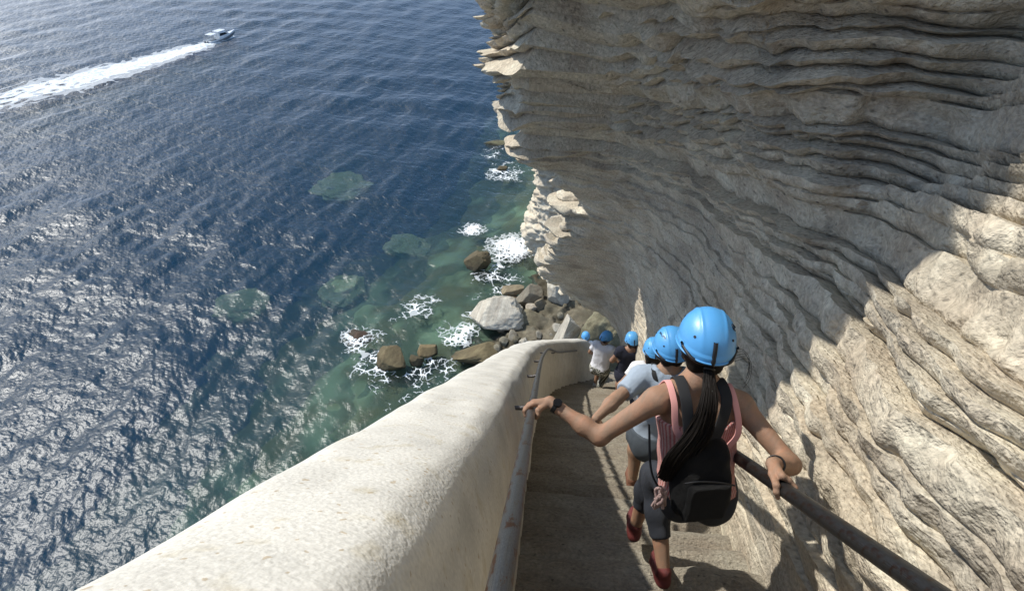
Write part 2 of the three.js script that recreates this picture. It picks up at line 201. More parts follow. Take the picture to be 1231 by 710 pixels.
// ---------- sea ----------
const WAVES = (() => { const r = rng(31), a = []; for (let i = 0; i < 26; i++) { const l = 1.1 * Math.pow(1.17, i * 0.72), th = (-0.35 + (r() - 0.5) * 1.5) * Math.PI * 0.5; a.push([Math.cos(th) * 6.283 / l, Math.sin(th) * 6.283 / l, r() * 6.283, 0.0105 * Math.pow(l, 0.85), l]); } return a; })();
function seaLift(x, z) { const r = Math.hypot(x, z); let h = 0; if (r < 300) for (const [kx, kz, ph, am, l] of WAVES) { const k = clamp((l / (r * 0.0048) - 2.5) / 2); if (k > 0) { const s = Math.sin(kx * x + kz * z + ph); h += am * k * (s + 0.25 * s * s); } } return 0.5 * h * (1 + 0.7 * fbm(x * 0.02, 5, z * 0.03, 2)) * sstep(300, 200, r); }
{
  function waveHeights(n, tile, count, lmin, lmax, seed, slope) {
    const h = new Float32Array(n * n), r = rng(seed), W = [];
    for (let i = 0; i < count; i++) { const l = lmin * Math.pow(lmax / lmin, r()), th = 0.9 + (r() + r() + r() - 1.5) * 1.25, kx = Math.round(Math.cos(th) * tile / l), ky = Math.round(Math.sin(th) * tile / l), m = Math.hypot(kx, ky); if (m) W.push([kx, ky, r() * 6.283, slope * (tile / m) / 6.283 / Math.sqrt(count)]); }
    const C = W.map(([kx, ky, ph]) => [Float64Array.from({ length: n }, (_, i) => 6.28318530718 * kx * i / n + ph), Float64Array.from({ length: n }, (_, i) => 6.28318530718 * ky * i / n)]);
    const SN = Float32Array.from({ length: 4096 }, (_, i) => { const s = Math.sin(i / 4096 * 6.28318530718); return s * 0.75 + (1 - 2 * Math.abs(Math.sin(i / 4096 * 3.14159265359 ))) * 0.25; }), q = 4096 / 6.28318530718;
    W.forEach(([, , , a], w) => { const [cx, cy] = C[w]; for (let j = 0, k = 0; j < n; j++) { const b = cy[j]; for (let i = 0; i < n; i++, k++) h[k] += a * SN[((cx[i] + b) * q) & 4095]; } });
    return h;
  }
  const n = 1024, tileN = 17.3, hN = waveHeights(n, tileN, 60, 0.30, 3, 3, 0.155), aN = new Uint8Array(n * n * 4), px = tileN / n;
  for (let j = 0; j < n; j++) for (let i = 0; i < n; i++) { const dx = (hN[j * n + (i + 1) % n] - hN[j * n + (i + n - 1) % n]) / (2 * px), dy = (hN[((j + 1) % n) * n + i] - hN[((j + n - 1) % n) * n + i]) / (2 * px), l = Math.hypot(dx, dy, 1), o = (j * n + i) * 4; aN[o] = (-dx / l * 0.5 + 0.5) * 255; aN[o + 1] = (-dy / l * 0.5 + 0.5) * 255; aN[o + 2] = (1 / l * 0.5 + 0.5) * 255; aN[o + 3] = 255; }
  const nm = new THREE.DataTexture(aN, n, n); nm.wrapS = nm.wrapT = THREE.RepeatWrapping; nm.magFilter = THREE.LinearFilter; nm.repeat.set(1 / tileN, 1 / tileN); nm.needsUpdate = true;
  const tileB = 5.9, hB = waveHeights(n, tileB, 50, 0.12, 1.1, 8, 0.135); let mn = 1e9, mx = -1e9; for (const v of hB) { mn = Math.min(mn, v); mx = Math.max(mx, v); }
  const aB = new Float32Array(n * n * 4); for (let k = 0; k < n * n; k++) { const v = (hB[k] - mn) / (mx - mn); aB.set([v, v, v, 1], k * 4); }
  const bm = new THREE.DataTexture(aB, n, n, THREE.RGBAFormat, THREE.FloatType); bm.wrapS = bm.wrapT = THREE.RepeatWrapping; bm.magFilter = THREE.LinearFilter; bm.repeat.set(1 / tileB, 1 / tileB); bm.rotation = 0.5; bm.needsUpdate = true;
  const seaMat = new THREE.MeshPhysicalMaterial({ color: lin(0.78, 0.94, 0.95), roughness: 0.35, specularIntensity: 0.62, ior: 1.333, transmission: 1, thickness: 0, normalMap: nm, normalScale: new THREE.Vector2(1, 1), bumpMap: bm, bumpScale: mx - mn, side: THREE.DoubleSide });
  const rs = [0]; for (let r = 14; r < 30; r *= 1.03) rs.push(r); for (let r = 30; r < 300; r *= 1.0048) rs.push(r); for (let r = 300; r < 7500; r *= 1.12) rs.push(r);
  const as = []; for (let a = -110; a < 40; a += 0.26) as.push(a * RAD); for (let a = 40; a <= 250.01; a += 5) as.push(a * RAD);
  const g = gridGeo(as.length, rs.length, (i, j) => {
    const r = rs[j], a = as[i], x = r * Math.sin(a), z = -r * Math.cos(a); const inside = a < 40 * RAD && a > -110 * RAD;
    return [x, SEA + (inside ? seaLift(x, z) : 0), z];
  }, (i, j, q) => [q[0], -q[2]]);
  structure('sea', g, seaMat, 'deep blue rippled sea with sun glitter');
}
// the body of the water: sheets at growing depth, each scattering a little blue and letting the rest through
for (const [d, c, op] of [[0.5, [0.022, 0.070, 0.072], 0.13], [1.2, [0.012, 0.054, 0.078], 0.2], [2.2, [0.005, 0.034, 0.090], 0.3], [3.6, [0.003, 0.021, 0.095], 0.45], [5.5, [0.002, 0.0155, 0.096], 0.78]]) {
  const g = new THREE.PlaneGeometry(9000, 9000); g.rotateX(-Math.PI / 2); g.translate(0, SEA - d, 0);
  structure('water_layer', g, new THREE.MeshPhysicalMaterial({ color: lin(...c), roughness: 1, specularIntensity: 0, transparent: true, opacity: op, side: THREE.DoubleSide }), 'blue green body of the sea water');
}
// ---------- sea bed ----------
const shoreX = z => spline([[-9], [-8.4], [-8.2], [-7.4], [-4.8], [-4.6], [-6]], clamp((-z - 26) / 5, 0, 6))[0];
function bedY(x, z) {
  const d = Math.max(0, shoreX(z) - x), far = sstep(48, 70, -z);
  let y = SEA - 0.35 - d * (0.10 + 0.22 * far) - Math.max(0, d - 11) * 0.16;
  y += 0.6 * fbm(x * 0.25, 0.5, z * 0.25, 4) * Math.min(1, 0.4 + d * 0.1);
  return Math.max(y, SEA - 13);
}
{
  const g = gridGeo(260, 260, (i, j) => { const a = i / 259, b = j / 259, x = 6 - 150 * a * a - 8 * a, z = 8 - 60 * b - 120 * b * b; return [x, x > shoreX(z) + 4 ? SEA - 1 : bedY(x, z), z]; }, (i, j, q) => [q[0] / 3, q[2] / 3],
    (x, y, z) => { const n = fbm(x * 0.12, 4, z * 0.12, 4), m = fbm(x * 0.6, 9, z * 0.6, 3), sand = sstep(0.0, 0.35, n + 0.15 * m), weed = sstep(-0.2, 0.5, fbm(x * 0.3 + 7, 2, z * 0.3, 4));
      let c = [mix(0.09, 0.30, sand), mix(0.10, 0.33, sand), mix(0.06, 0.20, sand)]; c = c.map((k, q) => mix(k, [0.15, 0.115, 0.05][q], weed * 0.85)); return c; });
  structure('sea_bed', g, new THREE.MeshStandardMaterial({ vertexColors: true, roughness: 1, bumpMap: rockBump, bumpScale: 0.2 }), 'weedy and sandy sea bed under clear shallow water');
  const far = new THREE.PlaneGeometry(9000, 9000); far.rotateX(-Math.PI / 2); far.translate(0, SEA - 13.6, 0);
  structure('deep_sea_bed', far, new THREE.MeshStandardMaterial({ color: lin(0.13, 0.14, 0.08), roughness: 1 }), 'weedy sea bed in deep water');
}

// ---------- along the stairs: s metres down the slope, a metres to the right, b metres square below the eye line ----------
const DS = V(-0.0495, -0.6414, -0.7655).normalize(), AS = V(0.998, 0, -0.0645).normalize(), NS = V().crossVectors(AS, DS).normalize(); if (NS.y < 0) NS.negate();
const path = (s, a, b) => V(DS.x * s + AS.x * a - NS.x * b, DS.y * s + AS.y * a - NS.y * b, DS.z * s + AS.z * a - NS.z * b);
const FLOOR = 1.227;
const bend = s => spline([[0], [0], [0.02], [0.10], [0.36], [1.05], [1.9]], clamp((s < 5 ? s / 5 : 1 + (s - 5) / 2.1), 0, 6))[0];   // the parapet turns to the right at the foot
// ---------- parapet ----------
const plasterMap = tex(768, (u, v) => { const a = tfbm(u, v, 5, 6, 0.6, 2), b = tfbm(u, v, 90, 2, 0.6, 8), sp = tfbm(u, v, 50, 2, 0.5, 15) > 0.62 ? 1 : 0, st = Math.max(0, tfbm(u, v, 9, 4, 0.6, 41) - 0.35); const k = 0.885 + 0.05 * a + 0.05 * b; return [k - sp * 0.10 - st * 0.10, k * 0.985 - sp * 0.14 - st * 0.13, k * 0.955 - sp * 0.19 - st * 0.2]; }, true);
const plasterBump = tex(768, (u, v) => 0.5 + 0.09 * tfbm(u, v, 10, 3, 0.5, 6) + 0.3 * tfbm(u, v, 90, 3, 0.6, 12));
const plaster = new THREE.MeshStandardMaterial({ color: lin(0.79, 0.775, 0.73), map: plasterMap, bumpMap: plasterBump, bumpScale: 0.0022, roughness: 0.93 });
{
  const prof = [[-0.10, 1.5], [-0.095, 1.1], [-0.10, 0.72], [-0.115, 0.50], [-0.155, 0.37], [-0.205, 0.315], [-0.265, 0.297], [-0.36, 0.291], [-0.44, 0.293], [-0.49, 0.309], [-0.525, 0.35], [-0.55, 0.50], [-0.60, 0.9], [-0.72, 1.9]];
  const ss = []; for (let s = -2.5; s < 0.6; s += 0.06) ss.push(s); for (let s = 0.6; s < 6; s += 0.025) ss.push(s); for (let s = 6; s <= 14.6; s += 0.05) ss.push(s);
  const nt = 110, ts = Array.from({ length: nt }, (_, i) => i / (nt - 1) * (prof.length - 1));
  let lens = 0; const L = ts.map((t, i) => { if (i) { const p = spline(prof, t), q = spline(prof, ts[i - 1]); lens += Math.hypot(p[0] - q[0], p[1] - q[1]); } return lens; });
  const g = gridGeo(nt, ss.length, (i, j) => {
    const s = ss[j], [a, b] = spline(prof, ts[i]), e = bend(s), top = sstep(0.8, 0.35, b);
    const wob = top * (0.022 * fbm(s * 0.8, 3, a * 2, 3) ), out = 0.012 * fbm(s * 1.3, a * 3 + b * 3, 7, 3);
    const end = sstep(13.6, 14.6, s); return path(s, a + e + out * (a < -0.4 ? -1 : 1) + end * 0.25 * (-0.4 - a), b - wob + end * 0.5).toArray();
  }, (i, j) => [L[i] / 0.9, ss[j] / 0.9]);
  const side = shade(tag(mesh('parapet_wall', g, plaster), 'thick rounded cream plaster parapet wall running down beside the stairs', 'wall'));
}
// ---------- stairs ----------
{
  const stairs = new THREE.Group(); stairs.name = 'stairs'; stairs.userData = { kind: 'structure', label: 'steep worn stone stairs between the parapet and the cliff' }; scene.add(stairs);
  const mats = [0, 1, 2].map(k => new THREE.MeshStandardMaterial({ color: [lin(0.34, 0.305, 0.245), lin(0.31, 0.275, 0.215), lin(0.37, 0.335, 0.27)][k], map: rockMap, bumpMap: rockBump, bumpScale: 0.02, roughness: 0.95 }));
  const r = rng(12), ds = RISE / 0.6414;
  for (let k = -7; k < 56; k++) {
    const s = (k + 0.35) * ds, near = s < 5, p0 = path(s, 0, FLOOR), e = bend(s) , x0 = -0.14 + e, x1 = 1.75 + 0.25 * Math.max(0, s - 9);
    // the section of a step from riser foot to the back of its tread, in (forward, up); the tread lies at p0.y
    const sec = [[0.05, -0.34], [0.04, -0.2], [0.03, -0.06], [0.022, -0.028], [0.0, -0.006], [-0.03, 0.0], [-0.08, -0.002], [-0.15, 0.0], [-0.21, 0.002], [-0.30, 0.0]], na = near ? 44 : 16;
    const g = gridGeo(sec.length, na, (i, j) => {
      const a = mix(x0, x1, j / (na - 1)), [f, u] = sec[i], w = i > 1 && i < 7 ? 1 : 0.4, wear = 0.014 * Math.exp(-((a - 0.3 - e) ** 2) * 8) * (i > 2 && i < 6 ? 1 : 0);
      const nz = 0.022 * fbm(a * 3, k * 3.1, i * 0.15, 3) * w, ny = 0.010 * fbm(a * 4 + 9, k * 2.7, i * 0.3, 3) + 0.02 * noise(a * 0.7, k * 5.3, 1) - wear;
      return [p0.x + AS.x * a - 0.065 * (f + nz), p0.y + u + ny, p0.z + AS.z * a - f - nz];
    }, (i, j) => [mix(x0, x1, j / (na - 1)) / 1.3 + k * 0.37, i * 0.06 + k * 0.21]);
    mesh(k === -7 ? 'step' : 'step_' + String(k + 7).padStart(3, '0'), g, mats[Math.floor(r() * 3)], stairs);
  }
}
// ---------- handrails ----------
const wornMap = tex(512, (u, v) => { const a = tfbm(u, v, 6, 5, 0.65, 17), b = tfbm(u, v, 40, 3, 0.6, 27), r = sstep(0.25, 0.6, a + 0.3 * b); return [mix(0.86 + 0.1 * b, 0.75, r), mix(0.86 + 0.1 * b, 0.52, r), mix(0.86 + 0.1 * b, 0.36, r)]; }, true);
wornMap.repeat.set(40, 1);
const steel = new THREE.MeshStandardMaterial({ map: wornMap, color: lin(0.2, 0.2, 0.195), metalness: 0.8, roughness: 0.38, bumpMap: plasterBump, bumpScale: 0.0012 });
const blackRail = new THREE.MeshStandardMaterial({ map: wornMap, color: lin(0.03, 0.029, 0.028), metalness: 0.25, roughness: 0.36, bumpMap: plasterBump, bumpScale: 0.0012 });
function tube(pts, r, seg = 80, rad = 14) { return new THREE.TubeGeometry(new THREE.CatmullRomCurve3(pts, false, 'centripetal'), seg, r, rad); }
const railL = s => path(s, -0.05 + bend(s), 0.38 + 0.14 * sstep(9, 11.5, s));
{
  const o = thing('handrail', 'dull grey steel pipe handrail fixed along the plaster parapet', 'handrail', 0, 0, 0);
  const pts = []; for (let s = -1.5; s <= 12.6; s += 0.35) pts.push(railL(s)); mesh('pipe', tube(pts, 0.0195, 260, 18), steel, o);
  for (const s of [0.1, 2.85, 4.6, 6.5, 8.5, 10.5]) { const p = railL(s); mesh('bracket', tube([p.clone().addScaledVector(NS, -0.02), p.clone().addScaledVector(AS, -0.04).addScaledVector(NS, -0.035), p.clone().addScaledVector(AS, -0.12).addScaledVector(NS, -0.04)], 0.011, 14, 8), steel, o); }
}
const railR = s => path(s, 0.825 + 0.035 * Math.max(0, s - 3), 0.512);
{
  const o = thing('handrail', 'black pipe handrail running along the foot of the rock wall', 'handrail', 0, 0, 0);
  const pts = []; for (let s = 0; s <= 4.6; s += 0.3) pts.push(railR(s)); mesh('pipe', tube(pts, 0.026, 100, 18), blackRail, o);
  for (const s of [4.2]) { const p = railR(s); mesh('bracket', tube([p.clone().addScaledVector(NS, -0.015), p.clone().addScaledVector(AS, 0.04).addScaledVector(NS, -0.04), p.clone().addScaledVector(AS, 0.22).addScaledVector(NS, -0.05)], 0.01, 14, 8), blackRail, o); }
}

// ---------- rock masses beyond and below ----------
{
  // the far buttress whose foot stands in the sea
  const plan = [[6, -84], [-3.2, -62], [-4.9, -50.5], [-1.0, -46.6], [3.7, -40.8], [9, -37], [18, -34]];
  const rows = [[-36, -4], [-34.2, -3.4], [-33.2, -1.4], [-32.4, 0.1], [-31, 0.55], [-28, 0.25], [-25.5, -0.35], [-23, -0.6], [-21, -0.3], [-18.5, 0.5], [-14, 1.6], [-6, 2]];
  const nu = 330, nv = 260;
  const g = gridGeo(nu, nv, (i, j) => {
    const t = i / (nu - 1) * 5.2 + 0.6, [px, pz] = spline(plan, t), [qx, qz] = spline(plan, t + 0.02); let tx = qx - px, tz = qz - pz; const l = Math.hypot(tx, tz); tx /= l; tz /= l;
    const [y, off] = spline(rows, j / (nv - 1) * (rows.length - 1)), nx = -tz, nz = tx, n = [nx, nz], up = sstep(0, 3.5, t - 1);
    let o = off + 0.9 * sstep(2, 4, t) * sstep(-30, -34, y) * -1 + 0.8 * fbm(px * 0.3, y * 0.3, pz * 0.3, 3) + 0.55 * ridge(px * 0.5, y * 0.9, pz * 0.5, 4) + 0.35 * strata(px * 0.35, y * 0.35, pz * 0.35);
    const sg = nx * -0.7 + nz * 0.7 > 0 ? 1 : -1; return [px + nx * o * sg, y + up * 2.0 * sstep(-26, -31, y), pz + nz * o * sg];
  }, (i, j, q) => [(q[0] - q[2]) / 2.4, q[1] / 2.4], (x, y, z) => rockTone(x * 0.5, y * 0.5, z * 0.5).map((c, k) => mix(c * 1.12, [0.06, 0.052, 0.035][k], sstep(-32.6, -33.6, y + 0.5 * fbm(x, y, z, 2)))));
  structure('cliff_buttress', planarUV(g, 1 / 2.4), rockMat, 'pale limestone buttress rising from the sea beyond the overhang');
}
{
  // the face below the parapet and the ground under the stairs
  const g = gridGeo(70, 90, (i, j) => { const s = mix(-3, 17, i / 69), t = j / 89, p = path(s, -0.55 + bend(s), 0.95), y = mix(p.y, SEA - 1, t); const o = 2.2 * t + 0.5 * fbm(s * 0.4, t * 5, 2, 4) * sstep(0, 0.1, t); return [p.x - o * 0.9, y, p.z - o * 0.4 - 10 * t * sstep(8, 17, s)]; }, (i, j) => [i / 6, j / 6], rockTone);
  structure('lower_cliff', g, rockMat, 'limestone face dropping to the shore below the parapet');
}

// ---------- shore ----------
const wet = [0.055, 0.047, 0.030];
function shoreTone(x, y, z, pale = 0.35) {
  const n = fbm(x * 0.7, y * 0.7, z * 0.7, 4), m = fbm(x * 2.4 + 8, y * 2.4, z * 2.4, 3), dry = sstep(0.1, 1.6, y - SEA + 0.9 * n);
  let c = [mix(0.13, 0.30, clamp(pale + 0.5 * n)), mix(0.115, 0.26, clamp(pale + 0.5 * n)), mix(0.075, 0.185, clamp(pale + 0.5 * n))];
  c = c.map((k, i) => mix([0.075, 0.062, 0.033][i], k, dry)); return c.map(k => k * (1 + 0.3 * m));
}
const shoreMat = new THREE.MeshStandardMaterial({ vertexColors: true, map: rockMap, bumpMap: rockBump, bumpScale: 0.06, roughness: 0.85 });
{
  const nu = 220, nv = 230;
  const g = gridGeo(nu, nv, (i, j) => {
    const x = -14 + 34 * i / (nu - 1), z = -24 - 32 * j / (nv - 1), d = x - shoreX(z) + 0.9 * fbm(x * 0.25, 1, z * 0.25, 3);
    let h = d < 0 ? d * 0.45 : Math.min(d * 0.32, 2.2 + (d - 7) * 0.1);
    h += 0.55 * fbm(x * 0.45, 3, z * 0.45, 4) + 0.5 * ridge(x * 0.55 + 3, 2, z * 0.55, 3) - 0.25; const st = 0.45, q = h / st; h = mix(h, (Math.floor(q) + sstep(0.55, 0.95, q - Math.floor(q))) * st, 0.6);
    return [x, SEA + h, z];
  }, (i, j, q) => [q[0] / 2.2, q[2] / 2.2], (x, y, z) => shoreTone(x, y, z, 0.2));
  structure('shore_rock', g, shoreMat, 'brown weedy rock shelf at the foot of the cliff');
}
function boulder(seed, w, h, d, o = {}) {
  const g0 = new THREE.IcosahedronGeometry(1, o.detail ?? 22); g0.deleteAttribute('normal'); g0.deleteAttribute('uv'); const g = mergeVertices(g0, 1e-4), p = g.attributes.position, k = seed * 7.31, sq = o.square ?? 0.45;
  const uv = new Float32Array(p.count * 2), rr = rng(seed * 101 + 7), cuts = Array.from({ length: o.cuts ?? 11 }, () => { const z = rr() * 2 - 1, a = rr() * 6.283, q = Math.sqrt(1 - z * z); return [q * Math.cos(a), z, q * Math.sin(a), 0.66 + 0.24 * rr()]; });
  for (let i = 0; i < p.count; i++) {
    let x = p.getX(i), y = p.getY(i), z = p.getZ(i); const m = Math.pow(Math.pow(Math.abs(x), 6) + Math.pow(Math.abs(y), 6) + Math.pow(Math.abs(z), 6), -1 / 6), f = mix(1, m, sq); x *= f; y *= f; z *= f;
    let s = 1 + 0.16 * (o.rough ?? 1) * fbm(x * 1.3 + k, y * 1.3, z * 1.3, 3) + 0.09 * ridge(x * 1.8, y * 1.8 + k, z * 1.8, 4);
    if (o.layers) { const q = (y + 0.22 * x + 0.06 * noise(x * 2, y * 2 + k, z * 2)) * o.layers, fr = q - Math.floor(q); s += 0.07 * (noise(Math.floor(q) * 3.3, k, 1) + 0.6 * Math.pow(fr, 0.5) * (1 - Math.pow(fr, 8))); }
    x *= s; y *= s; z *= s; for (const [a, b, c, e] of cuts) { const t = a * x + b * y + c * z - e; if (t > 0) { const m = t * 0.93; x -= a * m; y -= b * m; z -= c * m; } } const fn = 1 + 0.03 * fbm(x * 6 + k, y * 6, z * 6, 2); x *= fn; y *= fn; z *= fn; s = 1;
    p.setXYZ(i, x * s * w / 2, y * s * h / 2, z * s * d / 2); uv[i * 2] = (x * w + z * d * 0.6) / 2.5; uv[i * 2 + 1] = (y * h + z * d * 0.4) / 2.5;
  }
  g.setAttribute('uv', new THREE.BufferAttribute(uv, 2)); g.computeVertexNormals(); return g;
}
function rock(name, label, cat, seed, [x, y, z], [w, h, d], o = {}) {
  const g = boulder(seed, w, h, d, o); g.rotateZ(o.tilt ?? 0); g.rotateX(o.pitch ?? 0); g.rotateY(o.turn ?? 0);
  paint(g, (a, b, c) => { if (o.tone) { const n = 1 + 0.25 * fbm(a * 1.5 + seed, b * 1.5, c * 1.5, 4), base = sstep(-0.1, 0.7, b + y - SEA + 0.35 * fbm(a, b, c, 2)); return o.tone.map((k, i) => mix(o.dry ? k : wet[i], k, base) * n); } return shoreTone(a + x, b + y, c + z, o.pale ?? 0.35); });
  const m = mesh(name, g, shoreMat); m.position.set(x, y, z); return tag(m, label, cat, o.group);
}
const pale = [0.70, 0.65, 0.54], cream = [0.56, 0.50, 0.40], brown = [0.145, 0.115, 0.06], grey = [0.30, 0.27, 0.21];
rock('limestone_block', 'big pale squared limestone block with a split sunlit top at the water', 'rock', 1, [-7.3, SEA + 1.2, -39.6], [4.6, 2.6, 3.6], { tone: pale, square: 0.8, layers: 3.2, tilt: 0.16, pitch: 0.14, turn: 0.35, detail: 34 });
rock('boulder', 'dark wet boulder alone in the foam off the buttress', 'rock', 2, [-10.9, SEA + 0.3, -49.3], [2.7, 2.4, 2.4], { tone: brown });
rock('rock_slab', 'thin flat tan slab lying on another slab at the waterline', 'rock', 3, [-6.5, SEA + 0.8, -44.6], [2.6, 0.55, 1.5], { tone: [0.34, 0.28, 0.18], square: 0.7, tilt: 0.1, turn: 0.2 });
rock('rock_slab', 'flat brown slab underneath the thin tan slab', 'rock', 4, [-6.3, SEA + 0.3, -43.4], [3.0, 0.8, 1.7], { tone: [0.24, 0.19, 0.11], square: 0.7, tilt: -0.06, turn: 0.1 });
rock('boulder', 'grey rounded boulder behind the big pale block', 'rock', 5, [-4.6, SEA + 1.1, -43.2], [2.6, 2.2, 2.2], { tone: grey });
rock('boulder', 'small pale boulder wedged beside the grey rounded one', 'rock', 6, [-4.2, SEA + 1.2, -41.4], [1.3, 1.2, 1.2], { tone: cream });
rock('boulder', 'narrow upright tan boulder among the shore rocks', 'rock', 7, [-3.3, SEA + 1.4, -41.6], [1.1, 1.8, 1.1], { tone: [0.3, 0.25, 0.17], tilt: 0.3 });
rock('rock_slab', 'broad olive grey slab sloping towards the big pale block', 'rock', 8, [-4.3, SEA + 1.0, -39.8], [3.4, 0.9, 2.2], { tone: [0.27, 0.24, 0.16], square: 0.65, tilt: -0.18, turn: -0.3 });
rock('boulder', 'rough chalk white boulder against the dark foot of the buttress', 'rock', 9, [-1.9, SEA + 2.4, -42.4], [2.3, 3.4, 2.4], { tone: pale, tilt: 0.45, detail: 30, dry: 1 });
rock('boulder', 'brown boulder standing out of the surf like a hump', 'rock', 10, [-15.3, SEA + 0.45, -33.4], [2.7, 2.1, 2.3], { tone: [0.21, 0.165, 0.085] });
rock('boulder', 'low ochre topped boulder beside the brown hump', 'rock', 11, [-12.6, SEA + 0.3, -35.2], [2.3, 1.1, 1.5], { tone: [0.29, 0.22, 0.11], turn: 0.3 });
rock('boulder', 'small dark boulder just under the ochre topped one', 'rock', 12, [-13.2, SEA + 0.2, -33.9], [1.2, 1.2, 1.1], { tone: brown });
rock('boulder', 'reddish weed covered boulder awash in foam', 'rock', 13, [-19.6, SEA - 0.25, -36.4], [2.6, 1.2, 1.6], { tone: [0.16, 0.085, 0.055] });
rock('boulder', 'low brown ledge rock between the big pale block and the parapet', 'rock', 14, [-8.0, SEA + 0.3, -35.4], [4.2, 1.6, 2.6], { tone: [0.22, 0.175, 0.09], square: 0.6 });
rock('boulder', 'tiny dark rock breaking the foam farthest out', 'rock', 15, [-12.1, SEA + 0.2, -73.5], [1.4, 1.0, 1.1], { tone: brown });
rock('boulder', 'olive rock barely awash beyond the tiny dark one', 'rock', 16, [-14.6, SEA - 0.15, -83], [4.2, 0.9, 2.8], { tone: [0.20, 0.19, 0.09] });
for (const [x, z, w, d, dp, k, label] of [[-35.6, -71.5, 7, 7.5, 3.3, 20, 'pale green rock deep under the water off the buttress, largest of the drowned rocks'], [-35.3, -43, 4.6, 5, 3.3, 21, 'dim green drowned rock farthest from the shore boulders'], [-25.6, -46.5, 4.4, 5.2, 2.85, 22, 'olive drowned rock straight out from the big pale block'], [-21.2, -56.8, 4.2, 5.4, 3.1, 23, 'faint green drowned rock off the dark wet boulder']])
  rock('submerged_rock', label, 'rock', k, [x, SEA - dp, z], [w, 1.25, d], { tone: [0.36, 0.37, 0.23], dry: 1, turn: k, square: 0.1, cuts: 0, rough: 2.4, group: 'pale rocks under the water' });
{ // loose stones between the boulders
  const r = rng(88), kinds = [0, 1, 2, 3].map(k => { const g = boulder(40 + k, 1, 0.72, 0.85, { detail: 7, square: 0.5, cuts: 9 }); paint(g, (a, b, c) => { const n = 1 + 0.25 * fbm(a * 4 + k, b * 4, c * 4, 3); return [[0.40, 0.36, 0.28], [0.24, 0.21, 0.14], [0.55, 0.51, 0.42], [0.33, 0.30, 0.22]][k].map(v => v * n); }); return g; });
  for (let k = 0; k < 28; k++) { const z = -34.5 - 11.5 * r(), x = shoreX(z) + 0.2 + Math.pow(r(), 1.3) * 6.5, sz = 0.45 + 0.9 * r() * r(), m = mesh('shore_stone', kinds[k % 4], shoreMat); m.position.set(x, SEA + Math.min(0.32 * (x - shoreX(z)), 2.2) + 0.15, z); m.scale.setScalar(sz); m.rotation.set(r() * 0.6, r() * 6.28, r() * 0.6); tag(m, `${sz > 0.75 ? 'larger' : 'small'} ${['tan', 'dark brown', 'pale cream', 'olive'][k % 4]} loose stone ${z > -38.5 ? 'between the low ledge rock and the big pale block' : z > -42 ? 'among the slabs behind the big pale block' : 'at the foot of the buttress'}`, 'stone', 'loose stones on the shore shelf'); }
}
rock('rock_outcrop', 'scrubby rock outcrop seen through the gap under the overhang', 'rock', 24, [1.55, -13.6, -15.6], [3.0, 3.6, 2.6], { tone: [0.27, 0.25, 0.155], detail: 40, dry: 1 });
rock('rock_slab', 'chalk white slanting slab propped beyond the end of the parapet', 'rock', 25, [-0.42, -13.7, -15.2], [0.75, 3.2, 1.6], { tone: pale, square: 0.8, tilt: -0.3, dry: 1 });

// ---------- foam: sheets of froth cut out of a noise field ----------
function contour(f, x0, z0, x1, z1, cell, lift) {   // triangles where f > 0
  const nx = Math.ceil((x1 - x0) / cell), nz = Math.ceil((z1 - z0) / cell), v = new Float32Array((nx + 1) * (nz + 1)), pos = [];
  for (let j = 0; j <= nz; j++) for (let i = 0; i <= nx; i++) v[j * (nx + 1) + i] = f(x0 + i * cell, z0 + j * cell);
  for (let j = 0; j < nz; j++) for (let i = 0; i < nx; i++) {
    const c = [[0, 0], [0, 1], [1, 1], [1, 0]].map(([a, b]) => [x0 + (i + a) * cell, z0 + (j + b) * cell, v[(j + b) * (nx + 1) + i + a]]); if (c.every(k => k[2] <= 0)) continue;
    const poly = []; for (let q = 0; q < 4; q++) { const a = c[q], b = c[(q + 1) % 4]; if (a[2] > 0) poly.push(a); if ((a[2] > 0) !== (b[2] > 0)) { const t = a[2] / (a[2] - b[2]); poly.push([mix(a[0], b[0], t), mix(a[1], b[1], t), 0]); } }
    for (let q = 1; q < poly.length - 1; q++) for (const k of [poly[0], poly[q], poly[q + 1]]) pos.push(k[0], lift(k[0], k[1], k[2]), k[1]);
  }
  const g = new THREE.BufferGeometry(); g.setAttribute('position', new THREE.Float32BufferAttribute(pos, 3)); const m = mergeVertices(g, 1e-3); m.computeVertexNormals(); return m;
}
const hash2 = (i, j) => { const a = PERM[(i & 255) + PERM[j & 255]]; return [a / 255, PERM[a + 91] / 255]; };
function cells(x, y) { const X = Math.floor(x), Y = Math.floor(y); let a = 9, b = 9; for (let j = -1; j < 2; j++) for (let i = -1; i < 2; i++) { const h = hash2(X + i, Y + j), d = Math.hypot(X + i + h[0] - x, Y + j + h[1] - y); if (d < a) { b = a; a = d; } else if (d < b) b = d; } return b - a; }   // nearness to the walls between cells
const foamMat = new THREE.MeshStandardMaterial({ color: lin(0.78, 0.80, 0.80), roughness: 0.9, side: THREE.DoubleSide });
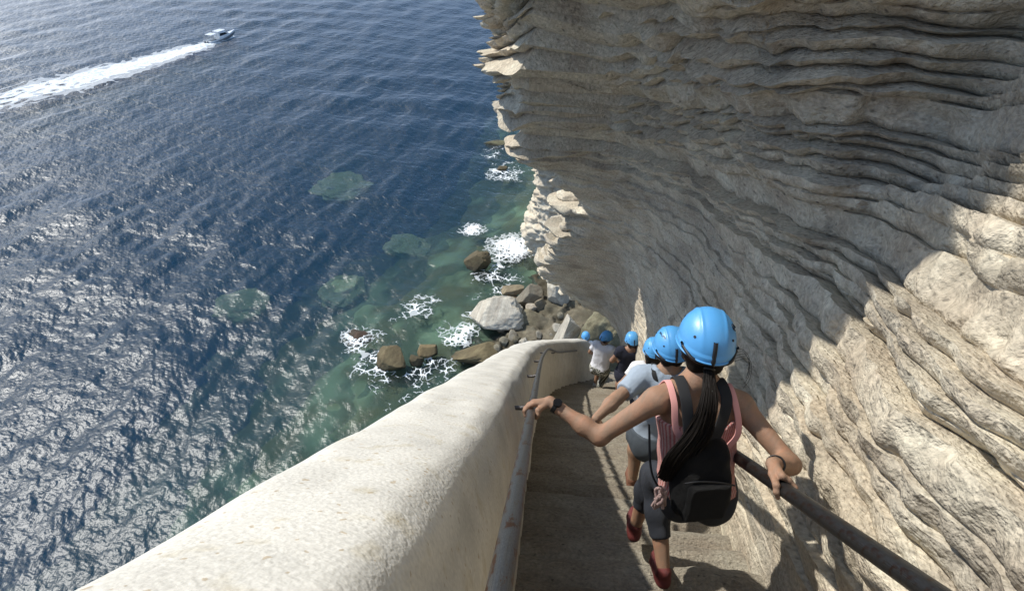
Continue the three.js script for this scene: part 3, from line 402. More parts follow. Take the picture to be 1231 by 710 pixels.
{
  const C = [[-14.2, -79, 2.6, 0.35], [-11.6, -72.6, 3.0, 0.55], [-9.6, -70.5, 2.4, 0.3], [-13.0, -56.6, 1.5, 0.85], [-7.8, -53.4, 2.3, 1.15], [-6.4, -54.6, 1.6, 1.0], [-8.6, -51.4, 1.6, 0.6], [-8.4, -48, 3.4, 0.36], [-10.6, -49.6, 2.2, 0.25], [-7.6, -45, 2.6, 0.36], [-14.8, -41, 2.6, 0.38], [-16.5, -39.2, 1.8, 0.1],
    [-18.6, -35.2, 3.0, 0.32], [-17.0, -33.0, 2.4, 0.42], [-15.4, -32, 2.2, 0.35], [-19.4, -36.2, 1.4, 0.75], [-13.6, -33, 2.2, 0.25], [-10.6, -37.6, 1.7, 0.62], [-9.8, -38.6, 1.2, 0.8], [-11.8, -34.6, 2.4, 0.3], [-11.2, -33, 2.2, 0.36], [-9.8, -35.2, 1.8, 0.3], [-9.6, -41, 1.2, 0.5], [-13.6, -31, 3, 0.25], [-9.4, -44, 1.6, 0.3]];
  const froth = (bias, thin, R) => (x, z) => {
    let s = -1; for (const [cx, cz, r0, k] of C) { const r = r0 * R, d = Math.hypot(x - cx, z - cz) / r; if (d < 1.3) s = Math.max(s, k * 1.25 - d * d * (0.5 + 0.5 * k)); } if (s < -0.9) return -1;
    const wx = x + 0.35 * noise(x * 0.9, 1, z * 0.9), wz = z + 0.35 * noise(x * 0.9, 7, z * 0.9), web = Math.max(0.75 - thin * cells(wx * 1.5, wz * 1.5), 0.6 - thin * cells(wx * 3.1 + 9, wz * 3.1));
    return s + 0.8 * web - bias + 0.5 * fbm(x * 0.6, 8, z * 0.6, 3);
  };
  const sheet = (f, up) => contour(f, -23, -84, -3.5, -28, 0.07, (x, z, s) => SEA + seaLift(x, z) + up + 0.12 * clamp(s) * (0.5 + noise(x * 3, 2, z * 3)));
  const m = mesh('surf_foam', sheet(froth(0.95, 2.6, 1), 0.07), foamMat); m.userData = { kind: 'stuff', label: 'dense white surf foam around the shore rocks' };
  const thin = foamMat.clone(); thin.transparent = true; thin.opacity = 0.5;
  const l = mesh('surf_lace', sheet(froth(0.80, 3.4, 1.35), 0.05), thin); l.userData = { kind: 'stuff', label: 'thin lacy froth drifting around the shore rocks' };
}
const BOAT = V(-92.3, SEA, -137.5), HEAD = V(0.30, 0, -0.954).normalize();   // heading
{
  const sideV = V(-HEAD.z, 0, HEAD.x);
  const churn = (wide, low) => (x, z) => {
    const dx = x - BOAT.x, dz = z - BOAT.z, along = -(dx * HEAD.x + dz * HEAD.z) + 3, bow = 0.0009 * along * along * (along > 0 ? 1 : 0), off = dx * sideV.x + dz * sideV.z - 0.9 * Math.sin(along * 0.06) + 0;   // metres behind the bow
    if (along < -1.2 || along > 95) return -1;
    const half = wide * (0.7 + 3.4 * sstep(-1, 16, along) + 2.6 * sstep(12, 50, along) + 0.7 * fbm(along * 0.22, off > 0 ? 2 : 9, 4, 3)), e = Math.abs(off) / half;
    const fade = sstep(30, 92, along) * 0.95, lace = 1 - 2.6 * Math.abs(noise(x * 0.55, 1, z * 0.35)) ;
    return low - e * e - fade + 0.75 * (lace - 0.5) * (0.6 + fade) - 0.25 * Math.max(0, noise(off * 0.9, along * 0.06, 3)) + 0.45 * fbm(x * 0.8, 3, z * 0.45, 3) * (0.4 + fade);
  };
  const sheet = (f, up) => contour(f, -122, -143, -82, -42, 0.17, (x, z, s) => SEA + seaLift(x, z) + up + 0.28 * clamp(s) * (0.6 + fbm(x * 1.3, 2, z * 1.3, 2)));
  const thin = foamMat.clone(); thin.transparent = true; thin.opacity = 0.45; const l = mesh('wake_froth', sheet(churn(1.4, 0.75), 0.05), thin); l.userData = { kind: 'stuff', label: 'thin feathered froth along the edges of the boat wake' };
  const m = mesh('boat_wake', sheet(churn(1.0, 0.52), 0.07), foamMat); m.userData = { kind: 'stuff', label: 'long white churned wake behind the motor boat' };
}
// ---------- motor boat ----------
{
  const o = thing('motor_boat', 'white cabin motor boat speeding across the sea ahead of its wake', 'boat', BOAT.x, SEA - 0.1, BOAT.z); o.rotation.y = Math.atan2(-HEAD.z, HEAD.x); o.rotateZ(0.05);
  const white = new THREE.MeshPhysicalMaterial({ color: lin(0.78, 0.78, 0.76), roughness: 0.25, clearcoat: 0.6 }), greyM = new THREE.MeshStandardMaterial({ color: lin(0.22, 0.23, 0.24), roughness: 0.4 }), dark = new THREE.MeshPhysicalMaterial({ color: lin(0.01, 0.012, 0.015), roughness: 0.08 }), steelB = new THREE.MeshStandardMaterial({ color: lin(0.6, 0.6, 0.6), metalness: 0.9, roughness: 0.25 });
  const Lh = 8.4, sec = t => { const bow = Math.pow(t, 2.6), beam = 1.35 * (1 - bow * 0.96) * (0.9 + 0.1 * sstep(0, 0.3, t)), keel = -0.5 + 0.75 * Math.pow(t, 4), sheer = 0.95 + 0.55 * t * t; return [beam, keel, sheer]; };
  const hull = gridGeo(25, 30, (i, j) => { const t = j / 29, [bm, k, s] = sec(t), q = i / 24 * 2 - 1, a = Math.abs(q), sg = Math.sign(q), x = -Lh / 2 + Lh * t; const y = a < 0.45 ? k + (a / 0.45) * 0.35 : mix(k + 0.35, s, (a - 0.45) / 0.55), z = sg * bm * (a < 0.45 ? a / 0.45 * 0.82 : mix(0.82, 1.0, (a - 0.45) / 0.55)); return [x + 0.35 * (y - k) * t * t, y, z]; });
  mesh('hull', hull, white, o);
  const band = gridGeo(13, 30, (i, j) => { const t = j / 29, [bm, k, s] = sec(t), q = i < 6 ? -1 : 1, f = (i % 7) / 6, y = mix(k + 0.5, s - 0.35, i < 6 ? f : 1 - f), rr = mix(0.82, 1, (y - k - 0.35) / (s - k - 0.35)); return [-Lh / 2 + Lh * t + 0.35 * (y - k) * t * t, y, q * (bm * rr + 0.012)]; }); band.setIndex([...band.index.array].filter((_, n, arr) => { const tri = Math.floor(n / 3) * 3, c = [arr[tri], arr[tri + 1], arr[tri + 2]].map(v => v % 13 < 6); return c[0] === c[1] && c[1] === c[2]; })); mesh('hull_band', band, greyM, o);
  const deck = gridGeo(9, 24, (i, j) => { const t = 0.36 + 0.63 * j / 23, [bm, k, s] = sec(t), q = i / 8 * 2 - 1; return [-Lh / 2 + Lh * t + 0.35 * (s - k) * t * t, s + 0.08 * (1 - q * q), q * bm * 0.97]; }); mesh('foredeck', deck, white, o);
  const cock = new THREE.BoxGeometry(3.0, 0.06, 2.2); cock.translate(-2.5, 0.35, 0); mesh('cockpit_floor', cock, greyM, o);
  const tr = new RoundedBoxGeometry(0.14, 1.1, 2.3, 2, 0.05); tr.translate(-4.12, 0.4, 0); mesh('transom', tr, white, o);
  const shp = new THREE.Shape(); shp.moveTo(-1.1, 0.7); shp.lineTo(2.2, 1.05); shp.lineTo(1.0, 2.0); shp.lineTo(-0.9, 2.15); shp.closePath(); const cab = new THREE.ExtrudeGeometry(shp, { depth: 1.8, bevelEnabled: true, bevelSize: 0.08, bevelThickness: 0.08, bevelSegments: 2 }); cab.translate(0, 0, -0.9); mesh('cabin', cab, white, o);
  for (const sg of [-1, 1]) { const w = new THREE.Shape(); w.moveTo(-0.8, 1.35); w.lineTo(1.5, 1.4); w.lineTo(0.95, 1.85); w.lineTo(-0.75, 1.95); w.closePath(); const e = new THREE.ExtrudeGeometry(w, { depth: 0.02, bevelEnabled: false }); e.translate(0, 0, sg > 0 ? 0.985 : -1.005); mesh('window', e, dark, o); }
  const ws = new THREE.BoxGeometry(0.03, 1.1, 1.6); ws.rotateZ(0.9); ws.translate(1.72, 1.62, 0); mesh('windscreen', ws, dark, o);
  const top = new RoundedBoxGeometry(2.2, 0.1, 2.1, 2, 0.05); top.translate(0.05, 2.35, 0); mesh('hardtop', top, white, o);
  const bim = new RoundedBoxGeometry(1.7, 0.12, 2.2, 2, 0.06); bim.translate(-2.5, 2.15, 0); mesh('awning', bim, white, o);
  for (const [x, z] of [[-3.25, 1.0], [-3.25, -1.0], [-1.75, 1.0], [-1.75, -1.0]]) { const p = new THREE.CylinderGeometry(0.03, 0.03, 1.7, 6); p.translate(x, 1.3, z); mesh('awning_post', p, steelB, o); }
  for (const z of [-0.45, 0.45]) { const e = new RoundedBoxGeometry(0.45, 0.9, 0.4, 3, 0.12); e.translate(-4.45, 0.6, z); mesh('outboard_motor', e, greyM, o); }
  mesh('bow_rail', tube([V(0.8, 1.75, 1.25), V(2.6, 1.95, 1.0), V(4.2, 2.1, 0.25), V(4.35, 2.1, 0), V(4.2, 2.1, -0.25), V(2.6, 1.95, -1.0), V(0.8, 1.75, -1.25)], 0.025, 40, 6), steelB, o);
}

// ---------- people ----------
const smin = (a, b, k) => { const h = Math.max(k - Math.abs(a - b), 0) / k; return Math.min(a, b) - h * h * k * 0.25; };
function cone(x, y, z, B) {   // distance to a tapered capsule: [ax, ay, az, bx-ax, by-ay, bz-az, 1/len2, ra, rb]
  const px = x - B[0], py = y - B[1], pz = z - B[2], t = clamp((px * B[3] + py * B[4] + pz * B[5]) * B[6]);
  const dx = px - B[3] * t, dy = py - B[4] * t, dz = pz - B[5] * t; return Math.sqrt(dx * dx + dy * dy + dz * dz) - (B[7] + (B[8] - B[7]) * t);
}
const bone = (a, b, ra, rb = ra) => { const d = b.clone().sub(a); return [a.x, a.y, a.z, d.x, d.y, d.z, 1 / Math.max(1e-9, d.lengthSq()), ra, rb]; };
function field(bones, k) { return (x, y, z) => { let d = 1e3; for (const b of bones) { const c = cone(x, y, z, b); if (c < d + k) d = smin(d, c, k); } return d; }; }
function bounds(bones, pad) { const lo = [1e9, 1e9, 1e9], hi = [-1e9, -1e9, -1e9]; for (const b of bones) for (const t of [0, 1]) for (let i = 0; i < 3; i++) { const v = b[i] + b[3 + i] * t, r = Math.max(b[7], b[8]) + pad; lo[i] = Math.min(lo[i], v - r); hi[i] = Math.max(hi[i], v + r); } return [lo, hi]; }
function flesh(bones, k, cell, cut) { const f = field(bones, k), [lo, hi] = bounds(bones, cell * 3); return blob(cut ? (x, y, z) => Math.max(f(x, y, z), cut(x, y, z)) : f, lo, hi, cell, 4); }
function ik(a, c, l1, l2, pole) { const d = c.clone().sub(a); let L = d.length(); const m = (l1 + l2) * 0.999; if (L > m) { L = m; c = a.clone().addScaledVector(d.normalize(), L); } const u = c.clone().sub(a).normalize(), x = (l1 * l1 - l2 * l2 + L * L) / (2 * L), h = Math.sqrt(Math.max(0, l1 * l1 - x * x)), p = pole.clone().addScaledVector(u, -pole.dot(u)).normalize(); return [a.clone().addScaledVector(u, x).addScaledVector(p, h), c]; }
const lerpV = (a, b, t) => a.clone().lerp(b, t);
const fabricBump = tex(512, (u, v) => 0.5 + 0.18 * Math.sin(u * 6.28318 * 90) * Math.sin(v * 6.28318 * 90) + 0.3 * tfbm(u, v, 6, 5, 0.6, 3));
const cloth = (r, g, b, rough = 0.9) => new THREE.MeshPhysicalMaterial({ color: lin(r, g, b), roughness: rough, bumpMap: fabricBump, bumpScale: 0.006, sheen: 0.25, sheenRoughness: 0.7 });
const skinMap = tex(512, (u, v) => { const a = tfbm(u, v, 6, 5, 0.6, 3), f = tfbm(u, v, 60, 2, 0.6, 8), sp = f > 0.75 ? 0.12 : 0, k = 0.92 + 0.07 * a + 0.03 * f - sp; return [k, k - 0.05 * a - sp * 0.4, k - 0.07 * a - sp * 0.6]; }, true);
const skinMat = (r, g, b) => new THREE.MeshPhysicalMaterial({ color: lin(r, g, b), map: skinMap, roughness: 0.52, specularIntensity: 0.6, bumpMap: fabricBump, bumpScale: 0.003 });
const helmetMat = new THREE.MeshPhysicalMaterial({ color: lin(0.085, 0.33, 0.66), roughness: 0.36, clearcoat: 0.25, clearcoatRoughness: 0.3, bumpMap: plasterBump, bumpScale: 0.0006, side: THREE.DoubleSide });
const blackPlastic = new THREE.MeshStandardMaterial({ color: lin(0.008, 0.008, 0.009), roughness: 0.45 });
const strapMat = cloth(0.012, 0.012, 0.013, 0.8);
const hairMat = new THREE.MeshPhysicalMaterial({ color: lin(0.012, 0.009, 0.007), roughness: 0.62, specularIntensity: 0.3 });
// a climbing helmet, y up, facing -z, its brim at y = 0
const shellAt = (th, ph, o = 0) => {   // th round from the front, ph from the crown down
  const sx = Math.sin(ph) * Math.sin(th), sz = -Math.sin(ph) * Math.cos(th), cy = Math.cos(ph), back = sz > 0 ? sz : 0, crease = 0.0035 * Math.exp(-(((Math.abs(sx) - 0.42) / 0.05) ** 2)) * sstep(0.0, 0.5, cy);
  const e = 1 + crease * 8 + (cy < 0.02 ? 0.03 : 0) + o / 0.13, flat = Math.pow(Math.abs(cy), 0.95) * Math.sign(cy);
  return V(sx * 0.113 * e, Math.max(flat * 0.130 * e, -0.03) - back * 0.026 - 0.004, sz * (sz > 0 ? 0.140 : 0.132) * e);
};
function helmet(parent, at, q, mark) {
  const o = new THREE.Group(); o.name = 'helmet'; o.userData.label = 'blue climbing helmet'; o.position.copy(at); o.quaternion.copy(q); parent.add(o);
  const n = 72, m = 40, shell = gridGeo(n + 1, m + 1, (i, j) => shellAt(i / n * 2 * Math.PI, j / m * 100 * RAD).toArray(), (i, j) => [i / n * 3, j / m]);
  const rimPts = []; for (let i = 0; i < 48; i++) rimPts.push(shellAt(i / 48 * 2 * Math.PI, 99 * RAD, 0.001)); const rim = new THREE.TubeGeometry(new THREE.CatmullRomCurve3(rimPts, true), 96, 0.0042, 7, true);
  mesh('shell', mergeGeometries([shell, rim.index ? rim : rim]), helmetMat, o);
  const lookOut = (g, th, ph, lift) => { const p = shellAt(th, ph, lift), t = shellAt(th, ph, lift + 0.05), d = t.sub(p).normalize(); g.applyQuaternion(new THREE.Quaternion().setFromUnitVectors(V(0, 0, 1), d)); g.translate(p.x, p.y, p.z); return g; };
  for (const [th, ph] of [[2.35, 66], [-2.35, 66], [1.1, 60], [-1.1, 60]]) { const g = new THREE.CylinderGeometry(0.0055, 0.0055, 0.004, 14); g.rotateX(Math.PI / 2); mesh('vent_hole', lookOut(g, th, ph * RAD, 0.0005), blackPlastic, o); }
  const cp = []; for (let k = 0; k <= 8; k++) cp.push(shellAt(Math.PI + 0.0, (64 + 38 * k / 8) * RAD, 0.006)); const clip = gridGeo(5, 9, (i, j) => { const p = cp[j], w = (i - 2) * 0.0045; return [p.x + w, p.y, p.z - (Math.abs(i - 2) === 2 ? 0.007 : 0)]; }); const cm = blackPlastic.clone(); cm.side = THREE.DoubleSide; mesh('lamp_clip', clip, cm, o);
  for (const s of [-1, 1]) mesh('chin_strap', tube([V(s * 0.112, -0.005, 0.06), V(s * 0.088, -0.06, 0.03), V(s * 0.072, -0.11, -0.03), V(s * 0.03, -0.155, -0.075)], 0.005, 20, 6), blackPlastic, o);
  mesh('head_band', tube([V(-0.105, -0.02, 0.06), V(-0.07, -0.05, 0.115), V(0, -0.06, 0.128), V(0.07, -0.05, 0.115), V(0.105, -0.02, 0.06)], 0.008, 30, 8), blackPlastic, o);
  if (mark === 'ring') { const t = new THREE.TorusGeometry(0.014, 0.0022, 6, 24, 5.2); mesh('emblem', lookOut(t, 1.95, 52 * RAD, 0.001), blackPlastic, o); const b = new THREE.BoxGeometry(0.004, 0.016, 0.002); mesh('emblem', lookOut(b, 1.95, 52 * RAD, 0.001), blackPlastic, o); }
  if (mark === 'letters') for (let k = 0; k < 5; k++) { const l = []; const w = 0.011; l.push(new THREE.BoxGeometry(0.003, 0.013, 0.002).translate(-w * 0.35, 0, 0)); l.push(new THREE.BoxGeometry(w * 0.75, 0.003, 0.002).translate(0, k % 2 ? 0.005 : -0.005, 0)); if (k !== 2) l.push(new THREE.BoxGeometry(0.003, 0.011, 0.002).translate(w * 0.35, k % 3 ? 0.001 : -0.001, 0)); const g = mergeGeometries(l); g.rotateZ(-0.2); mesh('lettering', lookOut(g, 4.05 + k * 0.16, 44 * RAD, 0.001), blackPlastic, o); }
  return o;
}
function headBones(H, q, sc = 1) {   // H: centre of the head; q turns the face from -z
  const P = (x, y, z) => V(x, y, z).multiplyScalar(sc).applyQuaternion(q).add(H);
  return [bone(P(0, 0.028, 0.022), P(0, 0.026, -0.018), 0.088 * sc, 0.084 * sc), bone(P(0, -0.03, -0.03), P(0, -0.078, -0.058), 0.066 * sc, 0.036 * sc), bone(P(-0.03, -0.05, -0.04), P(0.03, -0.05, -0.04), 0.045 * sc), bone(P(0, 0.0, -0.098), P(0, -0.03, -0.112), 0.009 * sc, 0.015 * sc), bone(P(-0.02, -0.062, -0.09), P(0.02, -0.062, -0.09), 0.011 * sc), bone(P(-0.04, 0.02, -0.088), P(0.04, 0.02, -0.088), 0.015 * sc),
    bone(P(-0.084, 0.01, 0.012), P(-0.082, -0.03, 0.004), 0.015 * sc, 0.010 * sc), bone(P(0.084, 0.01, 0.012), P(0.082, -0.03, 0.004), 0.015 * sc, 0.010 * sc)];
}
// a hand closed round a bar: wrist, centre of the bar, the bar's direction, up, the way the fingers go over
function gripBones(wr, c, ax, up, fw, r, flip) {
  const B = [], at = (deg, off, rad) => c.clone().addScaledVector(up, Math.cos(deg * RAD) * rad).addScaledVector(fw, Math.sin(deg * RAD) * rad).addScaledVector(ax, off * flip), R = r + 0.010;
  const K = [-0.033, -0.011, 0.011, 0.032], len = [0.94, 1.06, 1, 0.82];
  K.forEach((k, i) => { const kn = at(-12, k, R + 0.010), j = [28, 84, 132].map(d => at(d * len[i] + (i - 1.5) * 3, k * 0.94, R)); B.push(bone(wr, kn, 0.019, 0.0125), bone(kn, j[0], 0.0105, 0.0095), bone(j[0], j[1], 0.0095, 0.0085), bone(j[1], j[2], 0.0085, 0.0072)); });
  const th = [lerpV(wr, at(-60, -0.038, R + 0.012), 0.55), at(-62, -0.052, R + 0.004), at(-95, -0.056, R), at(-128, -0.05, R)]; B.push(bone(wr, th[0], 0.018, 0.015), bone(th[0], th[1], 0.0145, 0.0115), bone(th[1], th[2], 0.0112, 0.0098), bone(th[2], th[3], 0.0098, 0.008));
  return B;
}
function looseBones(wr, dir, side, palmN) {   // a relaxed hand hanging from the wrist
  const B = [], k0 = [-0.03, -0.01, 0.01, 0.029], L = [[0.036, 0.026, 0.018], [0.041, 0.029, 0.02], [0.038, 0.027, 0.019], [0.03, 0.021, 0.016]];
  k0.forEach((o, i) => { let p = wr.clone().addScaledVector(dir, 0.085).addScaledVector(side, o); B.push(bone(wr, p, 0.019, 0.0125)); let a = 0.25; for (const l of L[i]) { a += 0.32; const q = p.clone().addScaledVector(dir, Math.cos(a) * l).addScaledVector(palmN, Math.sin(a) * l); B.push(bone(p, q, 0.0095, 0.008)); p = q; } });
  const t0 = wr.clone().addScaledVector(dir, 0.03).addScaledVector(side, -0.026), t1 = t0.clone().addScaledVector(dir, 0.035).addScaledVector(side, -0.022).addScaledVector(palmN, 0.012), t2 = t1.clone().addScaledVector(dir, 0.03).addScaledVector(palmN, 0.01); B.push(bone(wr, t0, 0.018, 0.015), bone(t0, t1, 0.0135, 0.011), bone(t1, t2, 0.0105, 0.0085)); return B;
}
function shoeBones(A, dir) { const d = dir.clone().normalize(), s = V(-d.z, 0, d.x).normalize(), dn = V(0, -1, 0); const P = (f, l, u) => A.clone().addScaledVector(d, f).addScaledVector(s, l).addScaledVector(dn, -u); return [bone(P(-0.03, 0, -0.055), P(0.05, 0, -0.052), 0.036, 0.039), bone(P(0.05, 0.004, -0.055), P(0.145, 0.006, -0.066), 0.041, 0.031), bone(P(0.10, -0.012, -0.066), P(0.14, 0.012, -0.066), 0.032, 0.032), bone(P(-0.005, 0, 0.0), P(0.0, 0, -0.05), 0.037, 0.038)]; }
/* o: head, neck, pelvis, LS, RS (shoulders), LH, RH (hips), LW, RW (wrists), LA, RA (ankles), poles, dimensions, clothes */
function person(label, base, o) {
  const g = thing('person', label, 'person', base.x, base.y, base.z), sc = o.size ?? 1, q = o.turn, J = {};
  for (const k of ['head', 'neck', 'pelvis', 'LS', 'RS', 'LH', 'RH', 'LW', 'RW', 'LA', 'RA']) J[k] = o[k].clone().sub(base);
  const ul = (o.upper ?? 0.285) * sc, fl = (o.fore ?? 0.25) * sc, th = (o.thigh ?? 0.41) * sc, sh = (o.shin ?? 0.40) * sc, fw = o.forward ?? V(0, 0, -1), w = o.bulk ?? 1;
  [J.LE, J.LW] = ik(J.LS, J.LW, ul, fl, o.LEpole); [J.RE, J.RW] = ik(J.RS, J.RW, ul, fl, o.REpole); [J.LK, J.LA] = ik(J.LH, J.LA, th, sh, o.LKpole ?? fw); [J.RK, J.RA] = ik(J.RH, J.RA, th, sh, o.RKpole ?? fw);
  const T = {}, torso = []; for (const s of ['L', 'R']) { const S = J[s + 'S'], H = J[s + 'H']; T[s] = lerpV(J.neck, S, 0.5).lerp(J.pelvis, 0.17); T[s + 'w'] = lerpV(lerpV(J.neck, J.pelvis, 0.62), lerpV(S, H, 0.62), 0.52); T[s + 'h'] = lerpV(J.pelvis, H, 0.72); torso.push(bone(T[s], T[s + 'w'], 0.098 * w, 0.088 * w), bone(T[s + 'w'], T[s + 'h'], 0.088 * w, 0.108 * w)); }
  const shoulders = ['L', 'R'].map(s => bone(lerpV(J.neck, J[s + 'S'], 0.15), J[s + 'S'], 0.05 * w, 0.054 * w)), mid = bone(lerpV(J.neck, J.pelvis, 0.2), lerpV(J.neck, J.pelvis, 0.85), 0.085 * w, 0.095 * w);
  const arms = s => [bone(J[s + 'S'], J[s + 'E'], 0.052 * w, 0.037 * w), bone(J[s + 'E'], lerpV(J[s + 'E'], J[s + 'W'], 0.3), 0.036 * w, 0.039 * w), bone(lerpV(J[s + 'E'], J[s + 'W'], 0.3), J[s + 'W'], 0.039 * w, 0.026 * w)];
  const legs = s => [bone(J[s + 'H'], J[s + 'K'], 0.088 * w, 0.056 * w), bone(J[s + 'K'], lerpV(J[s + 'K'], J[s + 'A'], 0.32), 0.053 * w, 0.056 * w), bone(lerpV(J[s + 'K'], J[s + 'A'], 0.32), J[s + 'A'], 0.055 * w, 0.034 * w)];
  const back = fw.clone().negate(), seat = ['L', 'R'].map(s => { const p = lerpV(J.pelvis, J[s + 'H'], 0.8).addScaledVector(back, 0.055).add(V(0, -0.03, 0)); return bone(p, p.clone().add(V(0, -0.01, 0)), 0.098 * w); });
  const nk = J.head.clone().add(V(0, -0.06, 0.02).applyQuaternion(q)), neck = bone(J.neck, nk, 0.056 * w, 0.053 * w), trap = ['L', 'R'].map(s => bone(lerpV(J.neck, nk, 0.35), lerpV(J.neck, J[s + 'S'], 0.6), 0.042, 0.04));
  const cell = o.cell ?? 0.012, skin = skinMat(...o.skin), feet = ['L', 'R'].map(s => shoeBones(J[s + 'A'], o[s + 'toe'] ?? fw));
  const parts = [flesh([...torso, mid, ...shoulders, neck, ...trap, ...seat, ...arms('L'), ...arms('R'), ...legs('L'), ...legs('R')], 0.035, cell), flesh([...headBones(J.head, q, o.headSize ?? 1), neck], 0.018, Math.min(cell, o.fine ? 0.004 : 0.008))];
  for (const s of ['L', 'R']) { const h = o[s + 'hand'], W = J[s + 'W']; const hb = h.bar ? gripBones(W, h.bar.clone().sub(base), h.axis, h.up, h.over, h.r, h.flip) : looseBones(W, h.dir, h.side, h.palm); parts.push(flesh([...hb, bone(lerpV(J[s + 'E'], W, 0.75), W, 0.029, 0.025)], 0.007, o.fine ? 0.0035 : 0.006)); }
  if (o.barefoot) for (const f of feet) parts.push(flesh(f.map(b => { const c = [...b]; c[7] *= 0.9; c[8] *= 0.85; return c; }), 0.02, 0.009));
  mesh('body', mergeGeometries(parts), skin, g);
  const fat = (B, d) => B.map(b => { const c = [...b]; c[7] += d; c[8] += d; return c; }), P = { J, T, g, torso, mid, shoulders, arms, legs, seat, fat, feet, neck, cell, w, q };
  if (!o.barefoot) for (const f of feet) { const lo = Math.min(...f.map(b => Math.min(b[1] - b[7], b[1] + b[4] - b[8]))); mesh('shoe', flesh(f, 0.02, Math.min(cell, 0.008), (x, y, z) => lo + 0.006 - y), o.shoeMat, g); }
  if (o.dress) o.dress(P);
  if (o.helmet !== false) helmet(g, J.head.clone().add(V(0, 0.042, 0.005).applyQuaternion(q)), q.clone().multiply(new THREE.Quaternion().setFromAxisAngle(V(1, 0, 0), o.helmetTip ?? 0)), o.mark);
  return P;
}
const plane = (p, n) => { const u = n.clone().normalize(), k = u.dot(p); return (x, y, z) => u.x * x + u.y * y + u.z * z - k; };   // positive on the side n points to
const cutAny = (...f) => (x, y, z) => { let m = -1e3; for (const k of f) m = Math.max(m, k(x, y, z)); return m; };
function ribbon(pts, width, normal, thick = 0.006) {   // a flat strap through points, standing off along normal(s)
  const c = new THREE.CatmullRomCurve3(pts), n = 40; return gridGeo(6, n + 1, (i, j) => { const t = j / n, p = c.getPoint(t), tg = c.getTangent(t), nn = normal instanceof Function ? normal(t) : normal, sd = V().crossVectors(tg, nn).normalize(), up = V().crossVectors(sd, tg).normalize(), a = [-1, -0.9, 0.9, 1, 0.9, -0.9][i], b = [0, 1, 1, 0, -1, -1][i]; return p.addScaledVector(sd, a * width / 2).addScaledVector(up, b * thick / 2).toArray(); });
}
function tee(P, mat, o = {}) {   // short sleeved shirt
  const { J, torso, mid, shoulders, arms, seat, fat } = P, d = o.loose ?? 0.014, sl = o.sleeve ?? 0.62, ax = V().subVectors(J.neck, J.pelvis).normalize(), hem = lerpV(J.neck, J.pelvis, o.hem ?? 1.1), B = fat([...torso, mid, ...shoulders, ...seat, ...arms('L').slice(0, 1), ...arms('R').slice(0, 1)], d);
  const cuts = ['L', 'R'].map(s => { const E = lerpV(J[s + 'S'], J[s + 'E'], sl), n = V().subVectors(J[s + 'E'], J[s + 'S']), rx = n.clone().normalize(); const pl = plane(E, n); return (x, y, z) => { const dx = x - E.x, dy = y - E.y, dz = z - E.z, t = dx * rx.x + dy * rx.y + dz * rx.z, r2 = dx * dx + dy * dy + dz * dz - t * t; return r2 < 0.0121 && t > -0.01 ? pl(x, y, z) : -1; }; });
  const neckBall = lerpV(J.neck, J.head, 0.35).addScaledVector(ax, -0.0), rN = o.neckline ?? 0.085; const f = field(B, 0.04), [lo, hi] = bounds(B, 0.03), cut = cutAny(plane(hem, ax.clone().negate()), (x, y, z) => rN - Math.hypot(x - neckBall.x, y - neckBall.y, z - neckBall.z), ...cuts);
  return mesh(o.name ?? 'shirt', blob((x, y, z) => Math.max(f(x, y, z) + 0.006 * noise(x * 14, y * 9, z * 14) + 0.004 * noise(x * 30, y * 16, z * 30), cut(x, y, z)), lo, hi, P.cell, 4), mat, P.g);
}
function legwear(P, mat, name, reach, d, waistCut) {   // reach: 0..2 down each leg, 1 is the knee
  const { J, torso, seat, legs, fat } = P, B = fat([...torso.filter((_, i) => i % 2), ...seat, ...legs('L'), ...legs('R')], d), ax = V().subVectors(J.neck, J.pelvis).normalize(), f = field(B, 0.035), [lo, hi] = bounds(B, 0.03);
  const cuts = ['L', 'R'].map(s => { const a = reach > 1 ? J[s + 'K'] : J[s + 'H'], b = reach > 1 ? J[s + 'A'] : J[s + 'K'], E = lerpV(a, b, reach > 1 ? reach - 1 : reach), n = V().subVectors(b, a), other = reach > 1 ? bone(a, J[s + 'A'], 0.1) : bone(a, b, 0.1), more = bone(b, J[s + 'A'], 0.1), pl = plane(E, n); return (x, y, z) => Math.min(cone(x, y, z, other), cone(x, y, z, more)) < 0.03 ? pl(x, y, z) : -1; });
  const cut = cutAny(plane(lerpV(J.neck, J.pelvis, waistCut), ax), ...cuts); return mesh(name, blob((x, y, z) => Math.max(f(x, y, z) + 0.004 * noise(x * 16, y * 10, z * 16), cut(x, y, z)), lo, hi, P.cell, 4), mat, P.g);
}
function hairCap(P, H, down, mat = hairMat, extra = []) {   // hair under the helmet, open over the face
  const q = P.q, c = (x, y, z) => V(x, y, z).applyQuaternion(q).add(H), B = [bone(c(0, 0.03, 0.028), c(0, 0.03, -0.012), 0.096, 0.09), bone(c(-0.03, -0.02, 0.045), c(-0.03, down, 0.05), 0.07, 0.045), bone(c(0.03, -0.02, 0.045), c(0.03, down, 0.05), 0.07, 0.045), ...extra];
  const front = plane(c(0, 0, -0.025), V(0, -0.25, -1).applyQuaternion(q)); const f = field(B, 0.02), [lo, hi] = bounds(B, 0.02); return mesh('hair', blob((x, y, z) => Math.max(f(x, y, z) + 0.004 * noise(x * 90, y * 12, z * 90), front(x, y, z)), lo, hi, 0.008, 4), mat, P.g);
}
const tilt = (x, y = 0, z = 0) => new THREE.Quaternion().setFromEuler(new THREE.Euler(x, y, z, 'YXZ'));

